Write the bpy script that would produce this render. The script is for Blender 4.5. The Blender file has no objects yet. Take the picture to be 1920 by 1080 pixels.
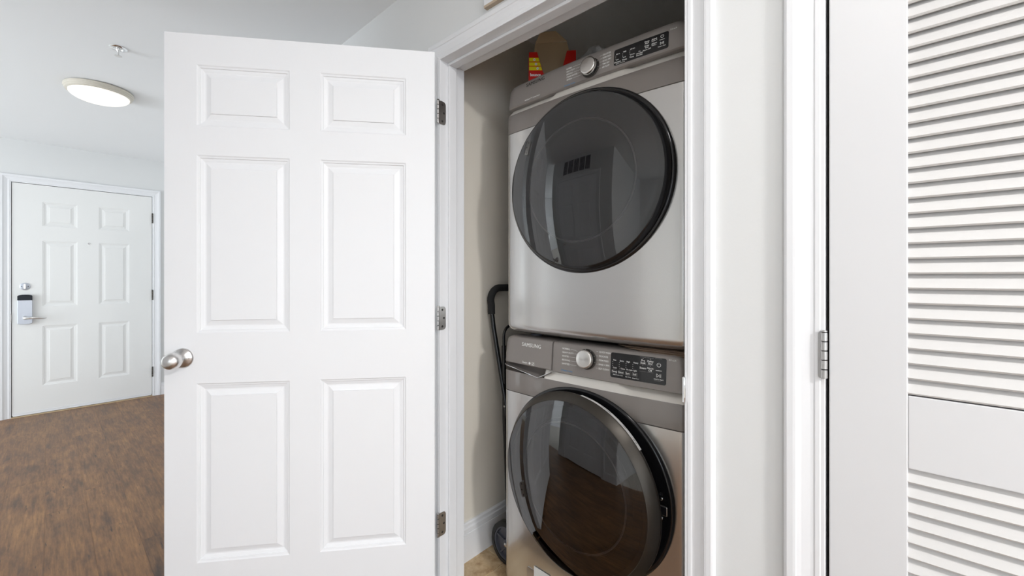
import bpy, bmesh, math, random
from mathutils import Vector, noise
random.seed(7)
scn = bpy.context.scene
COL = scn.collection
PI = math.pi

# ------------------------------------------------------------------ camera, world, lights, exposure
cam = bpy.data.cameras.new('camera')
cam.sensor_width = 36.0
cam.lens = 786.0 / 1920.0 * 36.0
cam.shift_y = -20.0 / 1920.0
cam.clip_start = 0.02
camera = bpy.data.objects.new('camera', cam)
camera.location = (0, 0, 1.2265)
camera.rotation_euler = (PI / 2, 0, -math.radians(47.9))
COL.objects.link(camera)
scn.camera = camera

scn.view_settings.view_transform = 'Standard'
scn.view_settings.look = 'None'
scn.view_settings.gamma = 1.0
scn.view_settings.use_curve_mapping = False
scn.view_settings.exposure = -0.13

world = bpy.data.worlds.new('world')
scn.world = world
world.use_nodes = True
world.node_tree.nodes['Background'].inputs[0].default_value = (0.75, 0.87, 1.0, 1)
world.node_tree.nodes['Background'].inputs[1].default_value = 1.0


def area(name, loc, rot, sx, sy, power, col):
    l = bpy.data.lights.new(name, 'AREA')
    l.shape = 'RECTANGLE'
    l.size, l.size_y, l.energy, l.color = sx, sy, power, col
    o = bpy.data.objects.new(name, l)
    o.location = loc
    o.rotation_euler = rot
    COL.objects.link(o)
    return o


LAMP_NEAR = 36.0         # radiance of the ceiling lamp above the closet
LAMP_FILL = 420.0          # radiance of a made-up lamp, added to light closet wall and open door
LAMP_HALL = 0.6           # radiance of the lamp by the entrance door
LAMP_LIVING_FILL = 90.0  # made-up living room lamp, added as fill behind the camera
# daylight standing in the two windows of the living room behind the camera
area('daylight_window_back', (-1.6, -4.93, 1.35), (PI / 2, 0, 0), 3.4, 1.7, 95, (0.86, 0.93, 1.0))
area('daylight_window_side', (-4.43, -2.6, 1.35), (PI / 2, 0, -PI / 2), 2.6, 1.7, 25, (0.86, 0.93, 1.0))
area('daylight_window_dining', (-4.43, 3.65, 1.12), (PI / 2, 0, -PI / 2), 2.1, 2.1, 165, (0.88, 0.94, 1.0))


# ------------------------------------------------------------------ materials
def new_mat(name):
    m = bpy.data.materials.new(name)
    m.use_nodes = True
    nt = m.node_tree
    return m, nt, nt.nodes['Principled BSDF']


def N(nt, t, **kw):
    n = nt.nodes.new(t)
    for k, v in kw.items():
        setattr(n, k, v)
    return n


def L(nt, a, b):
    nt.links.new(a, b)


def add_bump(nt, p, scale, strength, dist=0.002, stretch=(1, 1, 1), detail=3.0):
    tc = N(nt, 'ShaderNodeTexCoord')
    mp = N(nt, 'ShaderNodeMapping')
    mp.inputs['Scale'].default_value = stretch
    nz = N(nt, 'ShaderNodeTexNoise')
    nz.inputs['Scale'].default_value = scale
    nz.inputs['Detail'].default_value = detail
    b = N(nt, 'ShaderNodeBump')
    b.inputs['Strength'].default_value = strength
    b.inputs['Distance'].default_value = dist
    L(nt, tc.outputs['Object'], mp.inputs[0])
    L(nt, mp.outputs[0], nz.inputs['Vector'])
    L(nt, nz.outputs['Fac'], b.inputs['Height'])
    L(nt, b.outputs[0], p.inputs['Normal'])
    return nz


def simple(name, col, rough=0.5, metal=0.0, bump=None, coat=0.0, spec=None, **kw):
    m, nt, p = new_mat(name)
    p.inputs['Base Color'].default_value = (*col, 1)
    p.inputs['Roughness'].default_value = rough
    p.inputs['Metallic'].default_value = metal
    if coat:
        p.inputs['Coat Weight'].default_value = coat
        p.inputs['Coat Roughness'].default_value = 0.04
    if spec is not None:
        p.inputs['Specular IOR Level'].default_value = spec
    if bump:
        add_bump(nt, p, *bump)
    return m


def srgb(r, g, b):
    f = lambda v: (v / 255 / 12.92) if v <= 10 else ((v / 255 + 0.055) / 1.055) ** 2.4
    return (f(r), f(g), f(b))


M = {}
M['trim'] = simple('white_trim_paint', (0.79, 0.795, 0.81), 0.32, bump=(60, 0.03, 0.001))
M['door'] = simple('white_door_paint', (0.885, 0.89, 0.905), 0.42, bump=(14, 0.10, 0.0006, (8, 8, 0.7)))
M['entry'] = simple('off_white_door_paint', (0.80, 0.80, 0.785), 0.38, bump=(60, 0.03, 0.001))
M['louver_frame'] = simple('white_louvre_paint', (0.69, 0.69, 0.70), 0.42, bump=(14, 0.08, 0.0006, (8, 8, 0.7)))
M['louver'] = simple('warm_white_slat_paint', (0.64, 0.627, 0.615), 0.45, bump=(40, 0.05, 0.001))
M['carpet'] = simple('pale_bounce_carpet', (0.62, 0.58, 0.52), 0.95, bump=(300, 0.5, 0.004))
M['wall'] = simple('light_grey_wall_paint', (0.72, 0.725, 0.72), 0.6, bump=(130, 0.12, 0.0015))
M['closetwall'] = simple('greige_closet_paint', (0.765, 0.715, 0.63), 0.6, bump=(130, 0.12, 0.0015))
M['ceiling'] = simple('flat_white_ceiling_paint', (0.85, 0.86, 0.87), 0.8, bump=(150, 0.15, 0.0015))
M['nickel'] = simple('satin_nickel', (0.74, 0.73, 0.72), 0.28, 1.0)
M['steel'] = simple('worn_hinge_steel', (0.52, 0.51, 0.50), 0.32, 1.0, bump=(90, 0.1, 0.0005))
M['chrome'] = simple('chrome', (0.78, 0.78, 0.78), 0.08, 1.0)
M['silverpaint'] = simple('silver_lock_paint', (0.55, 0.58, 0.64), 0.35, 0.5)
M['black'] = simple('black_plastic', (0.012, 0.012, 0.014), 0.35)
M['gloss_black'] = simple('gloss_black_plastic', (0.010, 0.010, 0.011), 0.12)
M['lockcap'] = simple('black_lock_cap', (0.008, 0.010, 0.016), 0.3, spec=0.25)
M['rubber'] = simple('black_rubber', (0.012, 0.012, 0.012), 0.6)
M['foam'] = simple('black_foam_grip', (0.016, 0.016, 0.017), 0.85, bump=(400, 0.4, 0.001))
M['tube'] = simple('black_enamel_tube', (0.010, 0.010, 0.011), 0.22)
M['greyplastic'] = simple('grey_plastic', (0.075, 0.08, 0.10), 0.45)
M['tan'] = simple('tan_metal_strip', (0.45, 0.34, 0.21), 0.4, 0.3)
M['tanedge'] = simple('bare_wood_edge', (0.50, 0.40, 0.30), 0.6)
M['red'] = simple('red_carton_print', srgb(205, 30, 22), 0.4)
M['yellow'] = simple('yellow_carton_print', srgb(228, 212, 20), 0.4)
M['carton'] = simple('brown_carton_board', srgb(196, 172, 138), 0.85, bump=(200, 0.15, 0.001))
M['white_print'] = simple('white_print', (0.85, 0.85, 0.83), 0.5)
M['dark_print'] = simple('dark_print', (0.03, 0.028, 0.026), 0.45)
M['blue_print'] = simple('blue_print', srgb(70, 140, 190), 0.5)
M['yellow_print'] = simple('amber_print', srgb(215, 190, 90), 0.5)
M['cloth'] = simple('brown_cloth', srgb(120, 100, 84), 0.95, bump=(300, 0.4, 0.002))
M['sticker'] = simple('white_sticker', (0.8, 0.8, 0.78), 0.4)
M['cabinet'] = simple('dark_grey_cabinet', srgb(92, 90, 88), 0.4, 0.3)
M['shadowgap'] = simple('black_gap_shade', (0.004, 0.004, 0.004), 0.9)
M['grey_print'] = simple('grey_print', (0.3, 0.3, 0.3), 0.5)
M['grout'] = simple('tan_grout', srgb(205, 184, 150), 0.9)
M['console'] = simple('taupe_metal_finish', srgb(146, 140, 136), 0.42, 0.45, bump=(600, 0.05, 0.0005))
M['fascia'] = simple('glossy_taupe_finish', srgb(134, 127, 122), 0.4, 0.5, coat=0.8, bump=(900, 0.05, 0.0004))
M['ledge'] = simple('silver_ledge_finish', srgb(226, 222, 215), 0.35, 0.35)
M['black_wire'] = M['tube']
M['screw'] = simple('screw_metal', (0.65, 0.65, 0.65), 0.25, 1.0)


def brushed(name, col, rough):
    m, nt, p = new_mat(name)
    p.inputs['Metallic'].default_value = 0.9
    p.inputs['Base Color'].default_value = (*col, 1)
    tc = N(nt, 'ShaderNodeTexCoord')
    mp = N(nt, 'ShaderNodeMapping')
    mp.inputs['Scale'].default_value = (4, 4, 900)
    nz = N(nt, 'ShaderNodeTexNoise')
    nz.inputs['Scale'].default_value = 3
    nz.inputs['Detail'].default_value = 2
    mr = N(nt, 'ShaderNodeMapRange')
    mr.inputs['To Min'].default_value = rough - 0.02
    mr.inputs['To Max'].default_value = rough + 0.03
    b = N(nt, 'ShaderNodeBump')
    b.inputs['Strength'].default_value = 0.004
    b.inputs['Distance'].default_value = 0.0001
    L(nt, tc.outputs['Object'], mp.inputs[0])
    L(nt, mp.outputs[0], nz.inputs['Vector'])
    L(nt, nz.outputs['Fac'], mr.inputs['Value'])
    L(nt, mr.outputs[0], p.inputs['Roughness'])
    L(nt, nz.outputs['Fac'], b.inputs['Height'])
    L(nt, b.outputs[0], p.inputs['Normal'])
    p.inputs['Coat Weight'].default_value = 0.6
    p.inputs['Coat Roughness'].default_value = 0.05
    return m


M['stainless'] = brushed('brushed_stainless', (0.61, 0.60, 0.585), 0.25)
M['darkchrome'] = simple('dark_chrome_rim', (0.075, 0.068, 0.06), 0.36, 0.9)


def tinted_glass():
    m, nt, p = new_mat('tinted_door_glass')
    nt.nodes.remove(p)
    out = nt.nodes['Material Output']
    tr = N(nt, 'ShaderNodeBsdfTransparent')
    tr.inputs[0].default_value = (0.48, 0.46, 0.49, 1)
    gl = N(nt, 'ShaderNodeBsdfGlossy')
    gl.inputs['Color'].default_value = (1, 1, 1, 1)
    gl.inputs['Roughness'].default_value = 0.015
    fr = N(nt, 'ShaderNodeFresnel')
    fr.inputs['IOR'].default_value = 1.85
    mx = N(nt, 'ShaderNodeMixShader')
    L(nt, fr.outputs[0], mx.inputs[0])
    L(nt, tr.outputs[0], mx.inputs[1])
    L(nt, gl.outputs[0], mx.inputs[2])
    L(nt, mx.outputs[0], out.inputs['Surface'])
    return m


M['glass'] = tinted_glass()


def film():
    m, nt, p = new_mat('clear_plastic_film')
    nt.nodes.remove(p)
    out = nt.nodes['Material Output']
    tr = N(nt, 'ShaderNodeBsdfTransparent')
    tr.inputs[0].default_value = (0.9, 0.9, 0.9, 1)
    gl = N(nt, 'ShaderNodeBsdfGlossy')
    gl.inputs['Roughness'].default_value = 0.12
    df = N(nt, 'ShaderNodeBsdfDiffuse')
    m1 = N(nt, 'ShaderNodeMixShader')
    m1.inputs[0].default_value = 0.20
    m2 = N(nt, 'ShaderNodeMixShader')
    m2.inputs[0].default_value = 0.30
    L(nt, tr.outputs[0], m1.inputs[1])
    L(nt, df.outputs[0], m1.inputs[2])
    L(nt, m1.outputs[0], m2.inputs[1])
    L(nt, gl.outputs[0], m2.inputs[2])
    L(nt, m2.outputs[0], out.inputs['Surface'])
    return m


M['film'] = film()


def emit(name, col, strength):
    m, nt, p = new_mat(name)
    p.inputs['Base Color'].default_value = (0.85, 0.83, 0.8, 1)
    p.inputs['Roughness'].default_value = 0.25
    p.inputs['Emission Color'].default_value = (*col, 1)
    p.inputs['Emission Strength'].default_value = strength
    return m


M['lamp_near'] = emit('lit_lamp_glass', (1.0, 0.985, 0.97), LAMP_NEAR)
M['lamp_fill'] = emit('lit_fill_lamp_glass', (1.0, 0.985, 0.97), LAMP_FILL)
M['lamp_hall'] = emit('lit_hall_lamp_glass', (1.0, 0.96, 0.90), LAMP_HALL)
M['lamp_living_fill'] = emit('lit_living_fill_glass', (1.0, 0.98, 0.96), LAMP_LIVING_FILL)
M['lamp_trim'] = simple('ribbed_cream_lamp_rim', (0.62, 0.58, 0.50), 0.35)
M['pane'] = simple('window_pane', (0.8, 0.85, 0.9), 0.1)


def plank_material():
    m, nt, p = new_mat('hand_scraped_brown_plank')
    tc = N(nt, 'ShaderNodeTexCoord')
    oi = N(nt, 'ShaderNodeObjectInfo')
    off = N(nt, 'ShaderNodeVectorMath', operation='SCALE')
    off.inputs[0].default_value = (37.0, 53.0, 11.0)
    L(nt, oi.outputs['Random'], off.inputs['Scale'])
    add = N(nt, 'ShaderNodeVectorMath', operation='ADD')
    L(nt, tc.outputs['Object'], add.inputs[0])
    L(nt, off.outputs[0], add.inputs[1])

    def noi(stretch, scale, detail, rough=0.55):
        mp = N(nt, 'ShaderNodeMapping')
        mp.inputs['Scale'].default_value = stretch
        n = N(nt, 'ShaderNodeTexNoise')
        n.inputs['Scale'].default_value = scale
        n.inputs['Detail'].default_value = detail
        n.inputs['Roughness'].default_value = rough
        L(nt, add.outputs[0], mp.inputs[0])
        L(nt, mp.outputs[0], n.inputs['Vector'])
        return n
    big = noi((1.0, 0.30, 1), 11, 5, 0.62)
    grain = noi((1, 0.05, 1), 130, 4, 0.6)
    flk = noi((1, 0.16, 1), 38, 4, 0.7)
    ramp = N(nt, 'ShaderNodeValToRGB')
    e = ramp.color_ramp.elements
    e[0].position, e[0].color = 0.34, (*srgb(80, 59, 44), 1)
    e[1].position, e[1].color = 0.67, (*srgb(154, 112, 69), 1)
    x = ramp.color_ramp.elements.new(0.48)
    x.color = (*srgb(118, 83, 52), 1)
    mx0 = N(nt, 'ShaderNodeMix', data_type='FLOAT')
    mx0.inputs[0].default_value = 0.5
    L(nt, big.outputs['Fac'], mx0.inputs[2])
    L(nt, flk.outputs['Fac'], mx0.inputs[3])
    L(nt, mx0.outputs[0], ramp.inputs[0])
    gr = N(nt, 'ShaderNodeMapRange')
    gr.inputs['From Min'].default_value = 0.35
    gr.inputs['From Max'].default_value = 0.65
    gr.inputs['To Min'].default_value = 0.72
    gr.inputs['To Max'].default_value = 1.12
    L(nt, grain.outputs['Fac'], gr.inputs['Value'])
    mul = N(nt, 'ShaderNodeMix', data_type='RGBA', blend_type='MULTIPLY')
    mul.inputs[0].default_value = 1.0
    L(nt, ramp.outputs[0], mul.inputs[6])
    cmb = N(nt, 'ShaderNodeCombineColor')
    for i in range(3):
        L(nt, gr.outputs[0], cmb.inputs[i])
    L(nt, cmb.outputs[0], mul.inputs[7])
    # dark pits along the grain
    crk = noi((1, 0.10, 1), 60, 3, 0.7)
    cr = N(nt, 'ShaderNodeMapRange')
    cr.inputs['From Min'].default_value = 0.27
    cr.inputs['From Max'].default_value = 0.36
    L(nt, crk.outputs['Fac'], cr.inputs['Value'])
    mix = N(nt, 'ShaderNodeMix', data_type='RGBA')
    mix.inputs[6].default_value = (*srgb(48, 36, 30), 1)
    L(nt, cr.outputs[0], mix.inputs[0])
    L(nt, mul.outputs[2], mix.inputs[7])
    hsv = N(nt, 'ShaderNodeHueSaturation')
    vr = N(nt, 'ShaderNodeMapRange')
    vr.inputs['To Min'].default_value = 0.93
    vr.inputs['To Max'].default_value = 1.07
    L(nt, oi.outputs['Random'], vr.inputs['Value'])
    L(nt, vr.outputs[0], hsv.inputs['Value'])
    L(nt, mix.outputs[2], hsv.inputs['Color'])
    L(nt, hsv.outputs[0], p.inputs['Base Color'])
    b = N(nt, 'ShaderNodeBump')
    b.inputs['Strength'].default_value = 0.35
    b.inputs['Distance'].default_value = 0.002
    L(nt, mx0.outputs[0], b.inputs['Height'])
    L(nt, b.outputs[0], p.inputs['Normal'])
    p.inputs['Roughness'].default_value = 0.42
    return m


M['plank'] = plank_material()


def tile_material():
    m, nt, p = new_mat('beige_travertine_tile')
    tc = N(nt, 'ShaderNodeTexCoord')
    oi = N(nt, 'ShaderNodeObjectInfo')
    off = N(nt, 'ShaderNodeVectorMath', operation='SCALE')
    off.inputs[0].default_value = (7.0, 3.0, 1.0)
    L(nt, oi.outputs['Random'], off.inputs['Scale'])
    add = N(nt, 'ShaderNodeVectorMath', operation='ADD')
    L(nt, tc.outputs['Object'], add.inputs[0])
    L(nt, off.outputs[0], add.inputs[1])
    n1 = N(nt, 'ShaderNodeTexNoise')
    n1.inputs['Scale'].default_value = 16
    n1.inputs['Detail'].default_value = 6
    n1.inputs['Roughness'].default_value = 0.65
    L(nt, add.outputs[0], n1.inputs['Vector'])
    r = N(nt, 'ShaderNodeValToRGB')
    e = r.color_ramp.elements
    e[0].position, e[0].color = 0.33, (*srgb(150, 118, 84), 1)
    e[1].position, e[1].color = 0.66, (*srgb(216, 194, 158), 1)
    x = r.color_ramp.elements.new(0.47)
    x.color = (*srgb(192, 164, 126), 1)
    L(nt, n1.outputs['Fac'], r.inputs[0])
    L(nt, r.outputs[0], p.inputs['Base Color'])
    p.inputs['Roughness'].default_value = 0.4
    return m


M['tile'] = tile_material()


# ------------------------------------------------------------------ mesh helpers
class MB:
    def __init__(self):
        self.v, self.f = [], []

    def box(self, a, b):
        x0, y0, z0 = (min(a[i], b[i]) for i in range(3))
        x1, y1, z1 = (max(a[i], b[i]) for i in range(3))
        n = len(self.v)
        self.v += [(x0, y0, z0), (x1, y0, z0), (x1, y1, z0), (x0, y1, z0), (x0, y0, z1), (x1, y0, z1), (x1, y1, z1), (x0, y1, z1)]
        self.f += [tuple(n + i for i in q) for q in ((0, 3, 2, 1), (4, 5, 6, 7), (0, 1, 5, 4), (1, 2, 6, 5), (2, 3, 7, 6), (3, 0, 4, 7))]
        return self

    def rings(self, rings, cap=(True, True), closed=True):
        n0 = len(self.v)
        k = len(rings[0])
        for r in rings:
            self.v += [tuple(p) for p in r]
        for i in range(len(rings) - 1):
            for j in range(k if closed else k - 1):
                a = n0 + i * k + j
                b = n0 + i * k + (j + 1) % k
                self.f.append((a, b, b + k, a + k))
        if cap[0]:
            self.f.append(tuple(n0 + j for j in reversed(range(k))))
        if cap[1]:
            self.f.append(tuple(n0 + (len(rings) - 1) * k + j for j in range(k)))
        return self

    def quad(self, *pts):
        n = len(self.v)
        self.v += [tuple(p) for p in pts]
        self.f.append(tuple(range(n, n + len(pts))))
        return self

    def lathe(self, c, axis, prof, seg=32, sx=1.0, cap=(True, True), up=None):
        """prof: (radius, distance along axis)"""
        ax = Vector(axis).normalized()
        u = Vector(up) if up else (Vector((0, 0, 1)) if abs(ax.z) < 0.9 else Vector((1, 0, 0)))
        w = ax.cross(u).normalized()
        u = w.cross(ax).normalized()
        c = Vector(c)
        rs = []
        for r, d in prof:
            rs.append([c + ax * d + w * (r * sx * math.cos(2 * PI * i / seg)) + u * (r * math.sin(2 * PI * i / seg)) for i in range(seg)])
        return self.rings(rs, cap)

    def tube(self, pts, r, seg=10, cap=True):
        pts = [Vector(p) for p in pts]
        rs = []
        prev = None
        for i, p in enumerate(pts):
            t = (pts[min(i + 1, len(pts) - 1)] - pts[max(i - 1, 0)]).normalized()
            if prev is None:
                ref = Vector((0, 0, 1)) if abs(t.z) < 0.9 else Vector((1, 0, 0))
                u = t.cross(ref).normalized()
            else:
                u = (prev - t * prev.dot(t)).normalized()
            prev = u
            w = t.cross(u)
            rr = r[i] if isinstance(r, (list, tuple)) else r
            rs.append([p + u * (rr * math.cos(2 * PI * k / seg)) + w * (rr * math.sin(2 * PI * k / seg)) for k in range(seg)])
        return self.rings(rs, (cap, cap))

    def poly_prism(self, pts, off):
        """pts: list of 3-D points of a planar polygon, extruded by the vector off"""
        off = Vector(off)
        return self.rings([pts, [Vector(p) + off for p in pts]])


def wloc(o):
    v = Vector((0, 0, 0))
    while o:
        v += Vector(o.location)
        o = o.parent
    return v


def obj(name, mb, mat, parent=None, smooth=None, loc=None, bevel=0.0, label=None):
    me = bpy.data.meshes.new(name)
    base = wloc(parent) if parent else Vector((0, 0, 0))
    if loc is not None:
        base = Vector(loc)
    me.from_pydata([tuple(Vector(p) - base) for p in mb.v], [], mb.f)
    bm = bmesh.new()
    bm.from_mesh(me)
    bmesh.ops.recalc_face_normals(bm, faces=bm.faces)
    bm.to_mesh(me)
    bm.free()
    me.materials.append(M[mat] if isinstance(mat, str) else mat)
    if smooth:
        me.polygons.foreach_set('use_smooth', [True] * len(me.polygons))
        me.set_sharp_from_angle(angle=math.radians(smooth))
    o = bpy.data.objects.new(name, me)
    COL.objects.link(o)
    if parent:
        o.parent = parent
        if loc is not None:
            o.location = Vector(loc) - wloc(parent)
    elif loc is not None:
        o.location = loc
    if bevel:
        md = o.modifiers.new('bevel', 'BEVEL')
        md.width = bevel
        md.segments = 2
        md.limit_method = 'ANGLE'
        md.angle_limit = math.radians(40)
    if label:
        o['label'] = label
    if parent and (name.endswith('lettering') or name in ('display_outline', 'screw', 'knob_marks', 'number_print')):
        o['kind'] = 'stuff'
    return o


def empty(name, loc, label=None, cat=None, kind=None, group=None):
    o = bpy.data.objects.new(name, None)
    o.location = loc
    o.empty_display_size = 0.05
    COL.objects.link(o)
    return tag(o, label, cat, kind, group)


def tag(o, label=None, cat=None, kind=None, group=None):
    for k, v in (('label', label), ('category', cat), ('kind', kind), ('group', group)):
        if v:
            o[k] = v
    return o


def struct(name, mb, mat, label, cat, **kw):
    return tag(obj(name, mb, mat, **kw), label, cat, 'structure')


_tcache = {}


def text_geo(s, size, bold=0.0, align='LEFT', shear=0.0):
    cu = bpy.data.curves.new('t', 'FONT')
    cu.body = s
    cu.size = size
    cu.offset = bold * size
    cu.align_x = align
    cu.align_y = 'CENTER'
    cu.shear = shear
    cu.resolution_u = 2
    if s == 'SAMSUNG':
        cu.space_character = 1.06
    o = bpy.data.objects.new('t', cu)
    COL.objects.link(o)
    dg = bpy.context.evaluated_depsgraph_get()
    me = bpy.data.meshes.new_from_object(o.evaluated_get(dg))
    v = [tuple(p.co) for p in me.vertices]
    f = [tuple(p.vertices) for p in me.polygons]
    bpy.data.objects.remove(o)
    bpy.data.curves.remove(cu)
    bpy.data.meshes.remove(me)
    return v, f


def put_text(mb, fn, s, size, a0, b0, align='LEFT', bold=0.012, xs=1.0, shear=0.0):
    """fn(a, b) maps right/up coordinates on the surface to a point"""
    v, f = text_geo(s, size, bold, align, shear)
    n = len(mb.v)
    mb.v += [tuple(fn(a0 + p[0] * xs, b0 + p[1])) for p in v]
    mb.f += [tuple(n + i for i in q) for q in f]


def put_bar(mb, fn, a0, b0, a1, b1, w):
    """a thin printed line from (a0,b0) to (a1,b1)"""
    dx, dy = a1 - a0, b1 - b0
    l = math.hypot(dx, dy)
    nx, ny = -dy / l * w / 2, dx / l * w / 2
    mb.quad(fn(a0 + nx, b0 + ny), fn(a0 - nx, b0 - ny), fn(a1 - nx, b1 - ny), fn(a1 + nx, b1 + ny))


def put_ring(mb, fn, a, b, r, w, t0=0, t1=2 * PI, seg=16):
    for i in range(seg):
        p, q = t0 + (t1 - t0) * i / seg, t0 + (t1 - t0) * (i + 1) / seg
        mb.quad(*[fn(a + rr * math.cos(t), b + rr * math.sin(t)) for rr, t in ((r, p), (r + w, p), (r + w, q), (r, q))])


# ------------------------------------------------------------------ room shell
CEIL = 2.43
XW, XW2 = 1.017, 1.131           # closet wall faces
YE = 5.674                       # entrance wall
XL = -0.62                       # hall wall across from the closet
YCL = 1.370                      # closet left wall
XB = 2.0                         # closet back wall
J0, J1, JH = 0.362, 1.285, 2.063  # closet opening
LV0, LV1 = -0.515, 0.094         # louvre opening

# ceiling
struct('ceiling', MB().box((-4.5, -5.0, CEIL), (2.1, 5.8, CEIL + 0.08)), 'ceiling', 'flat white ceiling over the hall', 'ceiling')

# floor with wood look planks
fl = struct('floor', MB().box((XL - 0.12, -5.0, -0.06), (1.075, 5.8, -0.0025)), 'plank', 'brown hand-scraped wood plank floor of the hall', 'floor')
struct('floor_bounce_carpet', MB().box((-4.5, -5.0, -0.06), (XL - 0.12, 5.8, -0.001)), 'carpet', 'pale beige carpet added out of view beside the hall to bounce light upwards', 'carpet')  # unseen pale floor, added to bounce light onto the ceiling
PW, PL = 0.152, 1.22
pm = MB()
e = 0.0001
pm.rings([[(e, e, -0.002), (PW - e, e, -0.002), (PW - e, PL - e, -0.002), (e, PL - e, -0.002)],
          [(e, e, -0.0004), (PW - e, e, -0.0004), (PW - e, PL - e, -0.0004), (e, PL - e, -0.0004)],
          [(3 * e, 3 * e, 0), (PW - 3 * e, 3 * e, 0), (PW - 3 * e, PL - 3 * e, 0), (3 * e, PL - 3 * e, 0)]], (False, True))
proto = None
for i in range(11):
    x = XL + i * PW
    if x > 1.0:
        break
    y = -1.0 - random.random() * 1.2
    while y < YE - 0.02:
        if proto is None:
            proto = obj('plank', pm, 'plank', fl, loc=(0, 0, 0))
            o = proto
        else:
            o = proto.copy()
            COL.objects.link(o)
            o.parent = fl
        o.location = (x, y, 0)
        y += PL

# closet floor
cf = struct('floor_closet', MB().box((1.075, -0.7, -0.06), (2.1, 1.5, -0.003)), 'grout', 'beige stone tile floor inside the laundry closet', 'floor')
T = 0.330
tm = MB()
g = 0.003
tm.rings([[(g, g, -0.003), (T - g, g, -0.003), (T - g, T - g, -0.003), (g, T - g, -0.003)],
          [(g, g, -0.001), (T - g, g, -0.001), (T - g, T - g, -0.001), (g, T - g, -0.001)],
          [(g + .0015, g + .0015, 0), (T - g - .0015, g + .0015, 0), (T - g - .0015, T - g - .0015, 0), (g + .0015, T - g - .0015, 0)]], (False, True))
tp = None
for ix in range(-1, 3):
    for iy in range(-3, 0):
        x, y = 1.325 - T + (ix + 0) * T, 1.233 + iy * T
        # the first row is cut at the doorway
        sx = 1.0
        if ix < 0:
            continue
        if tp is None:
            tp = obj('tile', tm, 'tile', cf, loc=(0, 0, 0))
            o = tp
        else:
            o = tp.copy()
            COL.objects.link(o)
            o.parent = cf
        o.location = (x, y, 0)


def cut_tile(x0, y0, x1, y1):
    m = MB()
    m.rings([[(x0 + g, y0 + g, -0.003), (x1 - g, y0 + g, -0.003), (x1 - g, y1 - g, -0.003), (x0 + g, y1 - g, -0.003)],
             [(x0 + g, y0 + g, 0), (x1 - g, y0 + g, 0), (x1 - g, y1 - g, 0), (x0 + g, y1 - g, 0)]], (False, True))
    obj('tile', m, 'tile', cf)


for ix in range(3):
    cut_tile(0.995 + max(0.08 - ix * 1.0, 0) * 0 + ix * T, 1.233, 0.995 + (ix + 1) * T, YCL + 0.003)

# closet wall (with its two doorways)
w = MB()
w.box((XW, -5.0, 0), (XW2, LV0 - 0.02, CEIL))
w.box((XW, LV0 - 0.02, JH), (XW2, LV1 + 0.02, CEIL))
w.box((XW, LV1 + 0.02, 0), (XW2, J0 - 0.02, CEIL))
w.box((XW, J0 - 0.02, JH + 0.02), (XW2, J1 + 0.02, CEIL))
w.box((XW, J1 + 0.02, 0), (XW2, 5.8, CEIL))
struct('wall_right', w, 'wall', 'light grey hall wall around the laundry closet doorway', 'wall')
# closet inside
w = MB()
w.box((XW2, YCL, 0), (2.1, YCL + 0.1, CEIL))
struct('wall_closet_left', w, 'closetwall', 'greige side wall inside the laundry closet', 'wall')
w = MB().box((XB, -0.6, 0), (XB + 0.1, YCL, CEIL))
struct('wall_closet_back', w, 'closetwall', 'greige back wall inside the laundry closet', 'wall')
w = MB().box((XW2, 0.20, 0), (XB, 0.28, CEIL))
struct('wall_closet_right', w, 'closetwall', 'greige partition between laundry closet and slatted closet', 'wall')
w = MB().box((XW2, -0.70, 0), (XB, -0.6, CEIL))
struct('wall_utility', w, 'closetwall', 'dim wall inside the closet behind the slatted door', 'wall')
w = MB()
w.box((-4.5, YE, 0), (-0.236, YE + 0.12, CEIL))
w.box((-0.236, YE, 2.078), (0.744, YE + 0.12, CEIL))
w.box((0.744, YE, 0), (XW, YE + 0.12, CEIL))
w.box((-0.30, YE + 0.12, 0), (0.80, YE + 0.16, CEIL))
struct('wall_far', w, 'wall', 'light grey wall around the entrance door', 'wall')
# wall across the hall with its door, then the open living room
D4a, D4b = 1.48, 2.315
WL0, WL1 = 1.20, 2.50        # the wall across the hall stands between these
w = MB()
w.box((XL, WL0, 0), (XL - 0.12, D4a - 0.022, CEIL))
w.box((XL, D4a - 0.022, 2.07), (XL - 0.12, D4b + 0.022, CEIL))
w.box((XL, D4b + 0.022, 0), (XL - 0.12, WL1, CEIL))
w.box((XL - 0.12, D4a - 0.1, 0), (XL - 0.16, D4b + 0.1, CEIL))
struct('wall_left', w, 'wall', 'grey hall wall facing the laundry closet', 'wall')
struct('wall_dining', MB().box((-4.5, WL1 - 0.12, 0), (XL - 0.12, WL1, CEIL)), 'wall', 'grey wall at the side of the dining room opening', 'wall')
struct('wall_living', MB().box((-4.5, WL0, 0), (XL - 0.12, WL0 + 0.12, CEIL)), 'wall', 'grey living room wall behind the camera', 'wall')
w = MB()
w.box((-4.5, -5.1, 0), (-3.3, -5.0, CEIL)).box((0.1, -5.1, 0), (XW, -5.0, CEIL)).box((-3.3, -5.1, 0), (0.1, -5.0, 0.5)).box((-3.3, -5.1, 2.2), (0.1, -5.0, CEIL))
struct('wall_back', w, 'wall', 'living room wall around the wide window', 'wall')
w = MB()
w.box((-4.6, -5.0, 0), (-4.5, -3.9, CEIL)).box((-4.6, -1.3, 0), (-4.5, 2.55, CEIL)).box((-4.6, 4.75, 0), (-4.5, 5.8, CEIL)).box((-4.6, 2.55, 2.25), (-4.5, 4.75, CEIL)).box((-4.6, -3.9, 0), (-4.5, -1.3, 0.5)).box((-4.6, -3.9, 2.2), (-4.5, -1.3, CEIL))
struct('wall_window_side', w, 'wall', 'living room wall around the side window', 'wall')
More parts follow.
